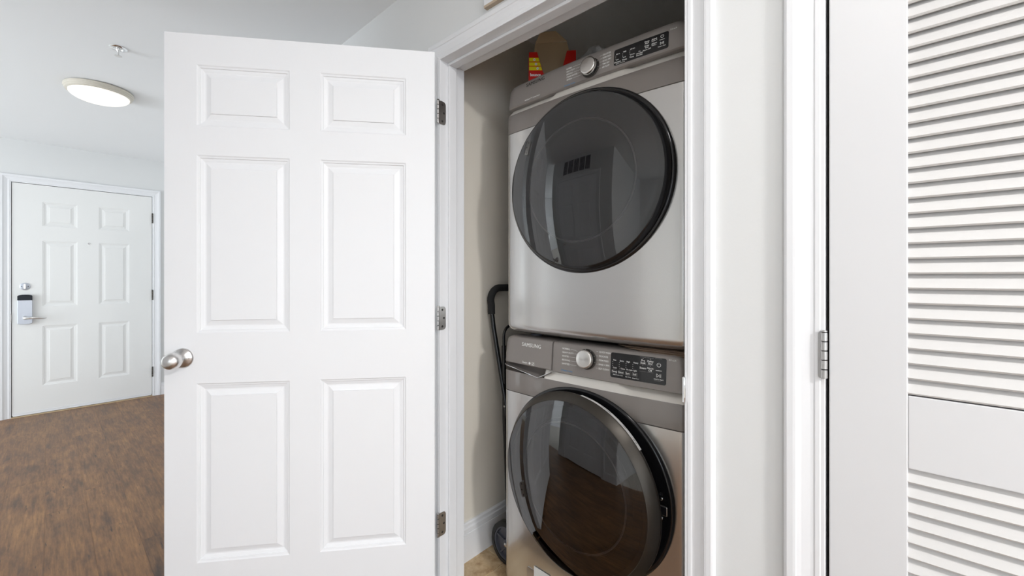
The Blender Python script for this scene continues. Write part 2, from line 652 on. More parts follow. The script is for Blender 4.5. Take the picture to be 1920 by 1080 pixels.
for nm, a, b, ax in (('window_1', (-3.3, -5.06), (0.1, -5.02), 0), ('window_2', (-4.56, -3.9), (-4.52, -1.3), 1)):
    m = MB()
    zz = (0.5, 2.2)
    for k in range(4):
        t = k / 3
        if ax == 0:
            x = a[0] + (b[0] - a[0] - 0.06) * t
            m.box((x, a[1], zz[0]), (x + 0.06, b[1], zz[1]))
        else:
            y = a[1] + (b[1] - a[1] - 0.06) * t
            m.box((a[0], y, zz[0]), (b[0], y + 0.06, zz[1]))
    for z in (0.5, 2.14):
        m.box((a[0], a[1], z), (b[0], b[1], z + 0.06))
    struct(nm, m, 'trim', 'white framed living room window, ' + ('wide one at the end' if ax == 0 else 'one in the side wall'), 'window')


m = MB()
for y in (2.55, 3.62, 4.69):
    m.box((-4.56, y, 0.0), (-4.52, y + 0.06, 2.25))
for z in (0.0, 2.19):
    m.box((-4.56, 2.55, z), (-4.52, 4.75, z + 0.06))
struct('window_3', m, 'trim', 'white framed sliding glass door of the dining room', 'window')


# ------------------------------------------------------------------ trim: casings, jambs, baseboards
CAS = [(0, 0), (0, 0.008), (0.003, 0.0095), (0.010, 0.0095), (0.0125, 0.008), (0.018, 0.0085), (0.032, 0.0115), (0.040, 0.0145), (0.0415, 0.0165),
       (0.046, 0.0172), (0.056, 0.0172), (0.060, 0.015), (0.062, 0.012), (0.062, 0)]


def casing(a0, a1, zt, P, z0=0.0):
    """U shaped casing round an opening a0..a1 up to zt; P(a, z, proud) gives the point"""
    m = MB()
    path = [((a0, z0), (-1, 0)), ((a0, zt), (-1, 1)), ((a1, zt), (1, 1)), ((a1, z0), (1, 0))]
    rs = [[P(c[0] + d[0] * w_, c[1] + d[1] * w_, t) for w_, t in CAS] for c, d in path]
    m.rings(rs)
    return m


# closet doorway
tr = empty('trim_1', (XW, (J0 + J1) / 2, 0), 'white moulded casing and jamb of the laundry closet doorway', 'door trim', 'structure')
Px = lambda a, z, t: (XW - t, a, z)
obj('casing', casing(J0 - 0.005, J1 + 0.005, JH + 0.005, Px), 'trim', tr)
for a_, b_ in (((1.0085, J0 - 0.019, 0), (XW2 + 0.002, J0, JH + 0.019)), ((1.0085, J1, 0), (XW2 + 0.002, J1 + 0.019, JH + 0.019)), ((1.0085, J0, JH), (XW2 + 0.002, J1, JH + 0.019))):
    obj('jamb', MB().box(a_, b_), 'trim', tr, bevel=0.0015)
for a_, b_ in (((1.047, J0, 0), (1.085, J0 + 0.0105, JH - 0.0105)), ((1.047, J1 - 0.0105, 0), (1.085, J1, JH - 0.0105)), ((1.047, J0, JH - 0.0105), (1.085, J1, JH))):
    obj('door_stop', MB().box(a_, b_), 'trim', tr, bevel=0.0025)
m = MB()
m.rings([[(XW2, YCL - 0.0005, 0), (XW2, J1 + 0.019, 0), (XW2, J1 + 0.019, CEIL), (XW2, YCL - 0.0005, CEIL)], [(XW2 + 0.002, YCL - 0.0005, 0), (XW2 + 0.002, J1 + 0.019, 0), (XW2 + 0.002, J1 + 0.019, CEIL), (XW2 + 0.002, YCL - 0.0005, CEIL)]])
obj('return_board', m, 'closetwall', tr)
# latch strike plate on the right jamb
m = MB()
m.box((0.9995, J0 - 0.0045, 0.934), (1.032, J0 + 0.0012, 0.992))
m.tube([(0.9985, J0 - 0.004, 0.932 + 0.06 * k / 6) for k in range(7)], [0.001, 0.0028, 0.0036, 0.004, 0.0036, 0.0028, 0.001], 8)
obj('strike_plate', m, 'chrome', tr, 40)
# louvre doorway
tr = empty('trim_2', (XW, (LV0 + LV1) / 2, 0), 'white moulded casing and jamb round the slatted closet door', 'door trim', 'structure')
obj('casing', casing(LV0 - 0.006, LV1 + 0.006, JH + 0.006, Px), 'trim', tr)
for a_, b_ in (((1.0085, LV0 - 0.019, 0), (XW2, LV0, JH + 0.019)), ((1.0085, LV1, 0), (XW2, LV1 + 0.019, JH + 0.019)), ((1.0085, LV0, JH), (XW2, LV1, JH + 0.019))):
    obj('jamb', MB().box(a_, b_), 'trim', tr, bevel=0.0015)
# entrance doorway
E0, E1, EH = -0.215, 0.723, 2.059
tr = empty('trim_3', (0.25, YE, 0), 'white moulded casing and jamb round the entrance door', 'door trim', 'structure')
Pe = lambda a, z, t: (a, YE - t, z)
obj('casing', casing(E0 - 0.006, E1 + 0.006, EH + 0.006, Pe), 'trim', tr)
for a_, b_ in (((E0 - 0.02, YE - 0.008, 0), (E0, YE + 0.12, EH + 0.019)), ((E1, YE - 0.008, 0), (E1 + 0.02, YE + 0.12, EH + 0.019)), ((E0, YE - 0.008, EH), (E1, YE + 0.12, EH + 0.019))):
    obj('jamb', MB().box(a_, b_), 'trim', tr, bevel=0.0015)
m = MB()
m.rings([[(E0, YE - 0.02, 0), (E1, YE - 0.02, 0), (E1, YE + 0.1, 0), (E0, YE + 0.1, 0)], [(E0, YE - 0.016, 0.008), (E1, YE - 0.016, 0.008), (E1, YE + 0.1, 0.008), (E0, YE + 0.1, 0.008)]])
obj('threshold', m, 'tan', tr, label='tan metal threshold strip')
m = MB().box((E0 - 0.004, YE - 0.002, 0.837), (E0 + 0.0012, YE - 0.0095, 0.911))
obj('strike_plate', m, 'steel', tr)
# door across the hall
tr = empty('trim_4', (XL, (D4a + D4b) / 2, 0), 'white moulded casing round the door facing the laundry closet', 'door trim', 'structure')
P4 = lambda a, z, t: (XL + t, a, z)
obj('casing', casing(D4a - 0.008, D4b + 0.008, 2.057, P4), 'trim', tr)
for a_, b_ in (((XL + 0.008, D4a - 0.021, 0), (XL - 0.12, D4a - 0.002, 2.069)), ((XL + 0.008, D4b + 0.002, 0), (XL - 0.12, D4b + 0.021, 2.069)), ((XL + 0.008, D4a - 0.002, 2.05), (XL - 0.12, D4b + 0.002, 2.069))):
    obj('jamb', MB().box(a_, b_), 'trim', tr)

BB = [(0, 0), (0.0145, 0), (0.0145, 0.117), (0.012, 0.119), (0.0128, 0.122), (0.0135, 0.140), (0.0095, 0.144), (0.009, 0.146), (0.0095, 0.158), (0.006, 0.163), (0, 0.164)]


def baseboard(name, p0, p1, n, label, sc=1.0, cat='baseboard'):
    m = MB()
    rs = [[(p[0] + n[0] * t, p[1] + n[1] * t, z * sc) for t, z in BB] for p in (p0, p1)]
    m.rings(rs)
    return struct(name, m, 'trim', label, cat)


baseboard('baseboard_closet', (XW2 + 0.002, YCL), (XB, YCL), (0, -1), 'tall white baseboard inside the laundry closet')
baseboard('baseboard_far', (E1 + 0.068, YE), (XW, YE), (0, -1), 'short white baseboard right of the entrance door', 0.78)
baseboard('baseboard_far_left', (-4.5, YE), (E0 - 0.068, YE), (0, -1), 'short white baseboard between entrance door and hall corner', 0.78)
baseboard('baseboard_right', (XW, J1 + 0.068), (XW, YE), (-1, 0), 'white baseboard behind the open closet door', 0.78)
baseboard('baseboard_right_middle', (XW, LV1 + 0.068), (XW, J0 - 0.067), (-1, 0), 'white baseboard between the two closet doorways', 0.78)
baseboard('baseboard_left', (XL, D4b + 0.071), (XL, WL1), (1, 0), 'white baseboard along the wall facing the closet', 0.78)
baseboard('baseboard_left_end', (XL, WL0), (XL, D4a - 0.071), (1, 0), 'white baseboard at the hall corner facing the closet', 0.78)

# ------------------------------------------------------------------ six panel doors
PPROF = [(0, 0), (0.0035, 0.0030), (0.0085, 0.0042), (0.0100, 0.0080), (0.0170, 0.0100), (0.0215, 0.0118), (0.0255, 0.0118), (0.0425, 0.0062), (0.0440, 0.0022)]


def panel_door(root, W, z0, z1, th, cols, rows, P, mat, relief=1.0):
    """P(a, z, depth) -> point; cols/rows are the openings of the moulded panels"""
    xs = sorted({0, W, *[c for p in cols for c in p]})
    zs = sorted({z0, z1, *[c for p in rows for c in p]})
    m = MB()
    for i in range(len(xs) - 1):
        for j in range(len(zs) - 1):
            if (xs[i], xs[i + 1]) in cols and (zs[j], zs[j + 1]) in rows:
                continue
            m.quad(P(xs[i], zs[j], 0), P(xs[i + 1], zs[j], 0), P(xs[i + 1], zs[j + 1], 0), P(xs[i], zs[j + 1], 0))
    c = [(0, z0), (W, z0), (W, z1), (0, z1)]
    for k in range(4):
        p, q = c[k], c[(k + 1) % 4]
        m.quad(P(*p, 0), P(*q, 0), P(*q, th), P(*p, th))
    m.quad(*[P(*p, th) for p in c])
    obj('door_slab', m, mat, root)
    for c0, c1 in cols:
        for r0, r1 in rows:
            m = MB()
            rs = [[P(c0 + i, r0 + i, d * relief), P(c1 - i, r0 + i, d * relief), P(c1 - i, r1 - i, d * relief), P(c0 + i, r1 - i, d * relief)] for i, d in PPROF]
            m.rings(rs, (False, True))
            obj('panel', m, mat, root)


def hinge_leafs(parent, name, ctr, up0, up1, along, out, w, mat='steel', screws=True, leaf2=None):
    """a butt hinge: barrel at ctr (x,y), plate of width w along the unit vector `along`, lying with its face towards `out`"""
    m = MB()
    cx, cy = ctr
    n = 5
    h = (up1 - up0) / n
    for k in range(n):
        m.lathe((cx, cy, up0 + k * h + 0.0005), (0, 0, 1), [(0.0035, 0), (0.0055, 0.0008), (0.0055, h - 0.0018), (0.0035, h - 0.001)], 10)
    m.lathe((cx, cy, up1), (0, 0, 1), [(0.0035, 0), (0.0055, 0.001), (0.005, 0.003), (0.001, 0.004)], 10)
    o = obj(name, m, mat, parent, 40)
    m = MB()
    A, O = Vector((*along, 0)), Vector((*out, 0))
    b = Vector((cx, cy, 0)) + A * 0.003
    r = min(0.012, w * 0.7)
    pts = [(0, up0), (w - r, up0)] + [(w - r + r * math.sin(t), up0 + r - r * math.cos(t)) for t in (PI / 6, PI / 3, PI / 2)] + \
          [(w - r + r * math.cos(t), up1 - r + r * math.sin(t)) for t in (0, PI / 6, PI / 3, PI / 2)] + [(0, up1)]
    m.poly_prism([b + A * a + Vector((0, 0, z)) for a, z in pts], O * 0.0022)
    pl = obj('hinge_plate', m, mat, o)
    if screws:
        m = MB()
        for a, z in ((0.5, 0.14), (0.72, 0.5), (0.5, 0.86)):
            c = b + A * (w * a) + Vector((0, 0, up0 + (up1 - up0) * z)) + O * 0.0022
            m.lathe(c, O, [(0.0045, 0), (0.0042, 0.0006), (0.002, 0.0002)], 10)
        obj('screw', m, 'dark_print', o)
    return o


# -- the open closet door
hx, hy, fx, fy = 0.960, 1.253, 0.264, 1.828
LW = math.hypot(hx - fx, hy - fy)
D = ((fx - hx) / LW, (fy - hy) / LW)
NB = (-D[1] * -1, D[0] * -1)                   # into the thickness, away from the camera
NB = (0.6369, 0.7709)
d1 = empty('door_1', (hx, hy, 0), 'open white six panel door with round satin knob, swung out of the laundry closet', 'door', 'structure')
Pl = lambda a, z, t: (hx + D[0] * a + NB[0] * t, hy + D[1] * a + NB[1] * t, z)
rows = [(0.247, 0.862), (1.035, 1.646), (1.747, 1.956)]
panel_door(d1, LW, 0.018, 2.0605, 0.035, [(0.104, 0.402), (0.504, 0.803)], rows, Pl, 'door')
for z0, z1 in ((1.815, 1.904), (1.025, 1.114), (0.233, 0.322)):
    hinge_leafs(d1, 'hinge', (0.9985, 1.2835), z0, z1, (1, 0), (0, -1), 0.0335)
# knob and rose
kc = Vector(Pl(0.846, 0.951, 0))
kn = Vector((-NB[0], -NB[1], 0))
m = MB()
m.lathe(kc, kn, [(0.0345, 0), (0.034, 0.003), (0.030, 0.006), (0.024, 0.010), (0.016, 0.016), (0.0125, 0.022), (0.0115, 0.030), (0.0115, 0.036)], 36)
k = obj('door_knob', m, 'nickel', d1, 50)
m = MB()
m.lathe(kc, kn, [(0.0115, 0.034), (0.017, 0.037), (0.0235, 0.042), (0.027, 0.050), (0.0275, 0.058), (0.025, 0.067), (0.019, 0.074), (0.010, 0.078), (0.002, 0.079)], 36, sx=1.06)
obj('knob_grip', m, 'nickel', k, 60)
m = MB()
m.lathe(kc + kn * 0.008 + Vector((-D[0], -D[1], 0)) * 0.0225, kn, [(0.0032, 0), (0.0032, 0.0022), (0.0018, 0.0022), (0.0016, 0.0008)], 12)
obj('set_screw', m, 'steel', k)
m = MB()
m.poly_prism([Pl(LW, 0.925, 0.006), Pl(LW, 0.982, 0.006), Pl(LW, 0.982, 0.029), Pl(LW, 0.925, 0.029)], (D[0] * 0.0015, D[1] * 0.0015, 0))
m.poly_prism([Pl(LW, 0.945, 0.010), Pl(LW, 0.962, 0.010), Pl(LW, 0.962, 0.025), Pl(LW, 0.945, 0.025)], (D[0] * 0.009, D[1] * 0.009, 0))
obj('latch', m, 'nickel', d1)

# -- entrance door
d2 = empty('door_2', (0.254, YE, 0), 'white six panel entrance door with keypad lock at the hall end', 'door', 'structure')
EX0 = -0.2115
Pn = lambda a, z, t: (EX0 + a, YE - 0.002 + t, z)
EW = 0.931
panel_door(d2, EW, 0.020, 2.055, 0.044, [(0.178, 0.397), (0.540, 0.758)], [(0.251, 0.790), (0.965, 1.558), (1.687, 1.906)], Pn, 'entry', 0.5)
for z0, z1 in ((1.785, 1.885), (0.994, 1.094), (0.20, 0.30)):
    hinge_leafs(d2, 'hinge', (E1 - 0.0005, YE - 0.012), z0, z1, (0.0, 1.0), (-1, 0), 0.012, 'darkchrome', False)
ld = MB()
prof = []
for t in range(9):
    a = PI * t / 8
    prof.append((0.075 + 0.0435 * math.cos(a), 1.062 + 0.012 * math.sin(a)))
low = []
for t in range(9):
    a = PI * t / 8
    low.append((0.075 - 0.0435 * math.cos(a), 0.824 - 0.012 * math.sin(a)))
ld.poly_prism([Pn(a, z, 0) for a, z in [(0.1185, 1.026)] + [(0.0315, 1.026)] + low], (0, -0.028, 0))
lock = obj('lock_housing', ld, 'silverpaint', d2, bevel=0.003, label='silver keypad lock body')
m = MB()
m.poly_prism([Pn(a, z, 0) for a, z in [(0.1185, 1.026)] + prof + [(0.0315, 1.026)]], (0, -0.031, 0))
obj('lock_cap', m, 'lockcap', lock, bevel=0.002, label='black lock cap')
m = MB()
m.lathe(Pn(0.075, 0.870, -0.028), (0, -1, 0), [(0.016, 0), (0.015, 0.006), (0.011, 0.010), (0.011, 0.040)], 20)
m.tube([Pn(0.075, 0.870, -0.062), Pn(0.088, 0.870, -0.070), Pn(0.120, 0.870, -0.071), Pn(0.160, 0.868, -0.069), Pn(0.190, 0.866, -0.062), Pn(0.200, 0.866, -0.050)], [0.012, 0.0115, 0.010, 0.0105, 0.010, 0.006], 14)
obj('lever_handle', m, 'nickel', lock, 50)
m = MB()
m.lathe(Pn(0.075, 1.146, 0), (0, -1, 0), [(0.0325, 0), (0.032, 0.004), (0.028, 0.007)], 28)
db = obj('deadbolt', m, 'silverpaint', d2, 40)
m = MB()
m.box(Pn(0.068, 1.123, -0.006), Pn(0.082, 1.169, -0.018))
obj('thumb_turn', m, 'nickel', db, bevel=0.004)
m = MB()
for a in (0.056, 0.094):
    m.lathe(Pn(a, 1.146, -0.007), (0, -1, 0), [(0.004, 0), (0.003, 0.0008)], 10)
obj('screw', m, 'dark_print', db)
m = MB()
m.lathe(Pn(0.4735, 1.547, 0), (0, -1, 0), [(0.0085, 0), (0.008, 0.003), (0.005, 0.0035), (0.004, 0.002)], 20)
obj('door_viewer', m, 'chrome', d2, 40)
m = MB()
m.box(Pn(0.004, 0.030, 0), Pn(EW - 0.004, 0.036, -0.003)).box(Pn(0.004, 0.011, 0), Pn(EW - 0.004, 0.026, -0.004))
obj('door_sweep', m, 'trim', d2)

# -- door across the hall
d4 = empty('door_4', (XL, (D4a + D4b) / 2, 0), 'closed white six panel door facing the laundry closet', 'door', 'structure')
P4d = lambda a, z, t: (XL - 0.004 - t, D4b - a, z)
panel_door(d4, D4b - D4a, 0.015, 2.047, 0.035, [(0.10, 0.375), (0.475, 0.75)], [(0.247, 0.862), (1.035, 1.646), (1.747, 1.956)], P4d, 'door')
m = MB()
m.lathe(P4d(0.06, 0.95, 0), (1, 0, 0), [(0.033, 0), (0.030, 0.006), (0.012, 0.02), (0.012, 0.035), (0.026, 0.045), (0.027, 0.06), (0.015, 0.075), (0.002, 0.077)], 24)
obj('door_knob', m, 'nickel', d4, 50)
# return grille above it
rg = empty('air_grille', (XL, 1.9, 2.24), 'dark slatted return air grille above the door facing the closet', 'vent')
m = MB()
gy0, gy1, gz0, gz1 = 1.60, 2.22, 2.13, 2.40
m.box((XL, gy0, gz0), (XL + 0.008, gy1, gz0 + 0.02)).box((XL, gy0, gz1 - 0.02), (XL + 0.008, gy1, gz1)).box((XL, gy0, gz0), (XL + 0.008, gy0 + 0.02, gz1)).box((XL, gy1 - 0.02, gz0), (XL + 0.008, gy1, gz1))
for k in range(1, 5):
    y = gy0 + (gy1 - gy0) * k / 5
    m.box((XL, y - 0.006, gz0), (XL + 0.007, y + 0.006, gz1))
obj('grille_frame', m, 'trim', rg)
obj('grille_shade_sheet', MB().box((XL, gy0 + 0.01, gz0 + 0.01), (XL + 0.001, gy1 - 0.01, gz1 - 0.01)), 'shadowgap', rg)  # black sheet painted in for the shade of the duct behind the slats
z = gz0 + 0.026
while z < gz1 - 0.024:
    m = MB().quad((XL + 0.001, gy0 + 0.02, z + 0.005), (XL + 0.006, gy0 + 0.02, z), (XL + 0.006, gy1 - 0.02, z), (XL + 0.001, gy1 - 0.02, z + 0.005))
    m.quad((XL + 0.001, gy0 + 0.02, z + 0.0065), (XL + 0.006, gy0 + 0.02, z + 0.0015), (XL + 0.006, gy1 - 0.02, z + 0.0015), (XL + 0.001, gy1 - 0.02, z + 0.0065))
    obj('slat', m, 'trim', rg)
    z += 0.0125

# -- louvred door
d3 = empty('door_3', (1.012, 0.5 * (LV0 + LV1), 0), 'white slatted closet door beside the laundry closet', 'door', 'structure')
LX0, LX1 = 1.012, 1.042
S0, S1 = -0.0225, LV0 + 0.1155
for y0, y1 in ((LV1 - 0.0055, S0), (S1, LV0 + 0.003)):
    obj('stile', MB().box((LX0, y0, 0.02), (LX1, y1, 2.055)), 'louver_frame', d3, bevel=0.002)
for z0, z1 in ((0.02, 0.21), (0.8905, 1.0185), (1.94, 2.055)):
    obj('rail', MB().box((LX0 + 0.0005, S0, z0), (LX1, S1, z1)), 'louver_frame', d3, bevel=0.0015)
PT = 0.0264
sl = MB()
x0, x1 = 0.0030, 0.0200
h, th = 0.0350, 0.0060
nx, nz = -h, -(x1 - x0)
ln = math.hypot(nx, nz)
nx, nz = nx / ln * th / 2, -nz / ln * th / 2 * -1
sec = []
ax_, az_ = (x1 - x0), h
ll = math.hypot(ax_, az_)
ux, uz = ax_ / ll, az_ / ll            # up the slat, from the front bottom edge to the back top edge
px_, pz_ = -uz, ux                     # outward normal of its face
for t, s_ in ((0.0, -0.5), (-0.0018, 0.0), (0.0, 0.5), (ll, 0.5), (ll + 0.0018, 0), (ll, -0.5)):
    sec.append((x0 + ux * t + px_ * th * s_, uz * t + pz_ * th * s_))
sl.rings([[(a, S0 + 0.0003, b) for a, b in sec], [(a, S1 - 0.0003, b) for a, b in sec]])
spro = None


def slat(z):
    global spro
    if spro is None:
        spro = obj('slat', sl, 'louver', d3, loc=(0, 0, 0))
        spro.data.transform(__import__('mathutils').Matrix.Translation((0, -d3.location.y, 0)))
        o = spro
    else:
        o = spro.copy()
        COL.objects.link(o)
        o.parent = d3
    o.location = (0, 0, z)


z = 1.0225
while z < 1.93:
    slat(z)
    z += PT
z = 0.8665
while z > 0.195:
    slat(z)
    z -= PT
# hinges of the louvred door: the knuckle stands proud between casing and stile
for z0, z1 in ((1.031, 1.121), (0.24, 0.33), (1.80, 1.89)):
    o = hinge_leafs(d3, 'hinge', (LX0 - 0.0075, LV1 + 0.0015), z0, z1, (0.35, 0.94), (-0.94, 0.35), 0.0065, 'steel', False)

# panel above the closet doorway
ap = empty('access_panel', (XW, 0.75, 2.27), 'white cover panel with bare lower edge above the closet doorway', 'panel')
obj('cover', MB().box((XW, 0.45, 2.156), (XW - 0.016, 1.035, 2.405)), 'trim', ap, bevel=0.001)
obj('edge_strip', MB().box((XW, 0.451, 2.148), (XW - 0.0158, 1.0345, 2.1565)), 'tanedge', ap, label='bare tan lower edge')


# ------------------------------------------------------------------ ceiling fixtures
def dome_lamp(loc, mat, label):
    r = empty('ceiling_lamp', loc, label, 'lamp')
    m = MB()
    m.lathe(loc, (0, 0, -1), [(0.150, 0), (0.164, 0.004), (0.166, 0.012), (0.162, 0.017), (0.163, 0.022), (0.157, 0.028), (0.157, 0.033), (0.149, 0.038), (0.143, 0.036)], 56)
    obj('lamp_rim', m, 'lamp_trim', r, 40)
    m = MB()
    pr = [(0.1445, 0.034)]
    for t in range(1, 9):
        a = PI / 2 * t / 8
        pr.append((0.1445 * math.cos(a) + 0.001, 0.034 + 0.052 * math.sin(a)))
    m.lathe(loc, (0, 0, -1), pr, 56)
    obj('lamp_shade', m, mat, r, 60)
    return r


dome_lamp((0.222, 3.76, CEIL), 'lamp_hall', 'lit white dome ceiling lamp near the entrance door')
dome_lamp((0.14, -0.10, CEIL), 'lamp_near', 'lit white dome ceiling lamp behind the camera')
dome_lamp((0.14, -2.0, CEIL), 'lamp_fill', 'added dome ceiling lamp behind the camera, lighting closet wall and open door')
dome_lamp((-1.6, -2.6, CEIL), 'lamp_living_fill', 'added dome ceiling lamp out of view in the living room, for fill light')

sp = empty('fire_sprinkler', (0.247, 3.005, CEIL), 'small chrome fire sprinkler on the hall ceiling', 'sprinkler')
c = (0.247, 3.005, CEIL)
m = MB()
m.lathe(c, (0, 0, -1), [(0.036, 0), (0.0365, 0.003), (0.033, 0.006), (0.020, 0.007), (0.018, 0.004)], 32)
obj('escutcheon', m, 'chrome', sp, 40)
m = MB()
m.lathe(c, (0, 0, -1), [(0.010, 0.002), (0.010, 0.012), (0.007, 0.016), (0.004, 0.022), (0.004, 0.040)], 14)
for s in (-1, 1):
    m.tube([(c[0], c[1] + s * 0.008, CEIL - 0.012), (c[0], c[1] + s * 0.012, CEIL - 0.022), (c[0], c[1] + s * 0.010, CEIL - 0.034), (c[0], c[1] + s * 0.002, CEIL - 0.043)], 0.0022, 8)
obj('sprinkler_body', m, 'nickel', sp, 40)
m = MB()
m.lathe(c, (0, 0, -1), [(0.003, 0.042), (0.015, 0.0435), (0.0155, 0.045), (0.003, 0.0465)], 20)
obj('deflector', m, 'nickel', sp, 40)

# ------------------------------------------------------------------ laundry machines
CY = 0.773
BOW = 0.011
HWL, HWR = 0.364, 0.352       # half widths of the fronts towards the closet wall and the other side


def front_x(X0, u):
    return X0 + BOW * (u / 0.31) ** 2


def outline(X0, z, fi=0.0, si=0.0, back=1.28, rc=0.03, nseg=24):
    hl, hr = HWL - si, HWR - si
    pts = [(back, CY - hr, z)]
    ul, ur = hl - rc, hr - rc
    xe = front_x(X0, ur) + fi
    for k in range(7):
        t = PI / 2 * k / 6
        pts.append((xe + rc - rc * math.sin(t), CY - ur - rc * math.cos(t), z))
    for k in range(1, nseg):
        u = -ur + (ul + ur) * k / nseg
        pts.append((front_x(X0, u) + fi, CY + u, z))
    xe = front_x(X0, ul) + fi
    for k in range(7):
        t = PI / 2 * (6 - k) / 6
        pts.append((xe + rc - rc * math.sin(t), CY + ul + rc * math.cos(t), z))
    pts.append((back, CY + hl, z))
    return pts


def corner_x(X0, u, ll=None, lr=None):
    """the front with its rounded vertical corners"""
    h = (ll or HWL) if u > 0 else (lr or HWR)
    x = front_x(X0, u)
    if abs(u) > h - 0.03:
        v = min(1.0, (abs(u) - h + 0.03) / 0.03)
        x = front_x(X0, h - 0.03) + 0.03 * (1 - math.sqrt(max(0, 1 - v * v)))
    return x


def slab(name, X0, rings, mat, parent, **kw):
    m = MB()
    m.rings([outline(X0, z, fi, si, **kw) for z, fi, si in rings])
    return obj(name, m, mat, parent, 35)


def ledge(X0, z0, z1, scoops, root, name='handle_recess', mat='ledge', lo=-1.0, hi=1.0, deep=0.024):
    """sloping strip between fascia and console, scooped out below the console at its ends"""
    m = MB()
    us = sorted(set([-HWR + 0.001, HWL - 0.001, 0.344, 0.352, 0.358, -0.342, -0.347] + [-0.335 + 0.67 * k / 44 for k in range(45)] + [s for t in scoops for s in t]))
    us = [u for u in us if lo <= u <= hi]
    rows_ = 8

    def dep(u, t):
        k = 0.0
        for a, b in scoops:       # from the corner b (t=0) and a (t=1) the scoop opens outwards
            edge = b + (a - b) * t
            sgn = 1 if b > 0 else -1
            d = (u - edge) * sgn
            k = max(k, min(1.0, max(0.0, d / 0.018)))
        return 0.012 * t * (1 - k) + k * deep * t
    rs = []
    for j in range(rows_ + 1):
        t = j / rows_
        row = []
        for u in us:
            uu = u
            x = corner_x(X0, u)
            row.append((x + 0.0012 + dep(u, t), CY + uu, z0 + (z1 - z0) * t))
        rs.append(row)
    m.rings(rs, (False, False), closed=False)
    return obj(name, m, mat, root, 30)


def porthole(root, X, zc, R=0.309, opened=0.0, sx=1.03, dx=0.0, rim='gloss_black', dep=0.020, slope=0.009):
    """round door: black base ring on the machine, then a door with dark rim and domed tinted glass"""
    c0 = (X + 0.016, CY, zc)
    ax = (-1, 0, 0)
    m = MB()
    m.lathe(c0, ax, [(R - 0.002, 0.0), (R, 0.014), (R - 0.003, 0.0195), (R - 0.010, 0.021), (R - 0.016, 0.019), (R - 0.03, 0.016), (0.02, 0.015)], 96, sx)
    base = obj('door_seat', m, 'gloss_black', root, 50)
    hinge = Vector((X - 0.004, CY + R * sx - 0.012, zc))
    ca, sa = math.cos(opened), math.sin(opened)

    def rot(m):
        out = []
        for p in m.v:
            q = Vector(p) - hinge
            out.append((hinge.x + q.x * ca + q.y * sa, hinge.y - q.x * sa + q.y * ca, p[2]))
        m.v = out
        return m
    cd = (X - 0.004 - dx, CY, zc)
    r2 = R - 0.010
    m = MB()
    m.lathe(cd, ax, [(r2 - 0.05, -0.004), (r2 - 0.006, -0.004), (r2, 0.002), (r2, 0.007), (r2 - 0.002, 0.0095), (r2 - slope, dep - 0.002), (r2 - slope - 0.003, dep), (r2 - slope - 0.0045, dep - 0.001), (r2 - slope - 0.02, dep - 0.004)], 96, sx, (False, False))
    door = obj('door', rot(m), rim, root, 50)
    m = MB()
    rg_ = r2 - slope - 0.0045
    pr = []
    for k in range(17):
        t = k / 16
        r = rg_ * (1 - t) + 0.001 * t
        q = r / rg_
        pr.append((r, dep - 0.0005 + 0.030 * (1 - q ** 2.1)))
    m.lathe(cd, ax, pr, 96, sx, (False, True))
    obj('door_glass', rot(m), 'glass', door, 60)
    m = MB()
    m.lathe(cd, ax, [(rg_ + 0.004, dep - 0.007), (0.215, 0.012), (0.205, 0.022), (0.198, 0.022), (0.19, 0.008), (0.15, 0.001), (0.002, -0.001)], 72, sx, (False, True))
    obj('inner_bowl', rot(m), 'gloss_black', door, 50)
    m = MB()
    m.lathe(cd, ax, [(0.2045, 0.0222), (0.2035, 0.0235), (0.200, 0.0235), (0.199, 0.0222)], 72, sx, (False, False))
    obj('inner_ring', rot(m), 'console', door, 50)
    return base, door, rot, cd, r2


def console_fn(X0, zb, zt, lean, off=0.0006):
    return lambda a, b: (front_x(X0, -a) + lean * (b - zb) / (zt - zb) - off, CY - a, b)


def display(root, f, a0, a1, z0, z1, r=0.006):
    m = MB()
    pts = []
    for cx_, cz_, t0 in ((a1 - r, z1 - r, 0), (a0 + r, z1 - r, PI / 2), (a0 + r, z0 + r, PI), (a1 - r, z0 + r, 1.5 * PI)):
        for k in range(5):
            t = t0 + PI / 2 * k / 4
            pts.append((cx_ + r * math.cos(t), cz_ + r * math.sin(t)))
    # columns that follow the bow of the console
    cols = [a0 + (1 - math.cos(t * PI / 2 / 5)) * r for t in range(6)] + [a0 + r + (a1 - a0 - 2 * r) * k / 12 for k in range(1, 13)]
    cols += [a1 - r + r * math.sin(t * PI / 2 / 5) for t in range(1, 6)]
    lo_, hi_ = [], []
    for a in cols:
        q = max(0.0, (a0 + r - a) / r, (a - a1 + r) / r)
        dz = r * (1 - math.sqrt(max(0.0, 1 - q * q)))
        lo_.append((a, z0 + dz))
        hi_.append((a, z1 - dz))
    back = Vector((0.001, 0, 0))
    m.rings([[Vector(f(*p)) + back for p in lo_], [f(*p) for p in lo_], [f(*p) for p in hi_], [Vector(f(*p)) + back for p in hi_]], (False, False), closed=False)
    return obj('display', m, 'gloss_black', root)


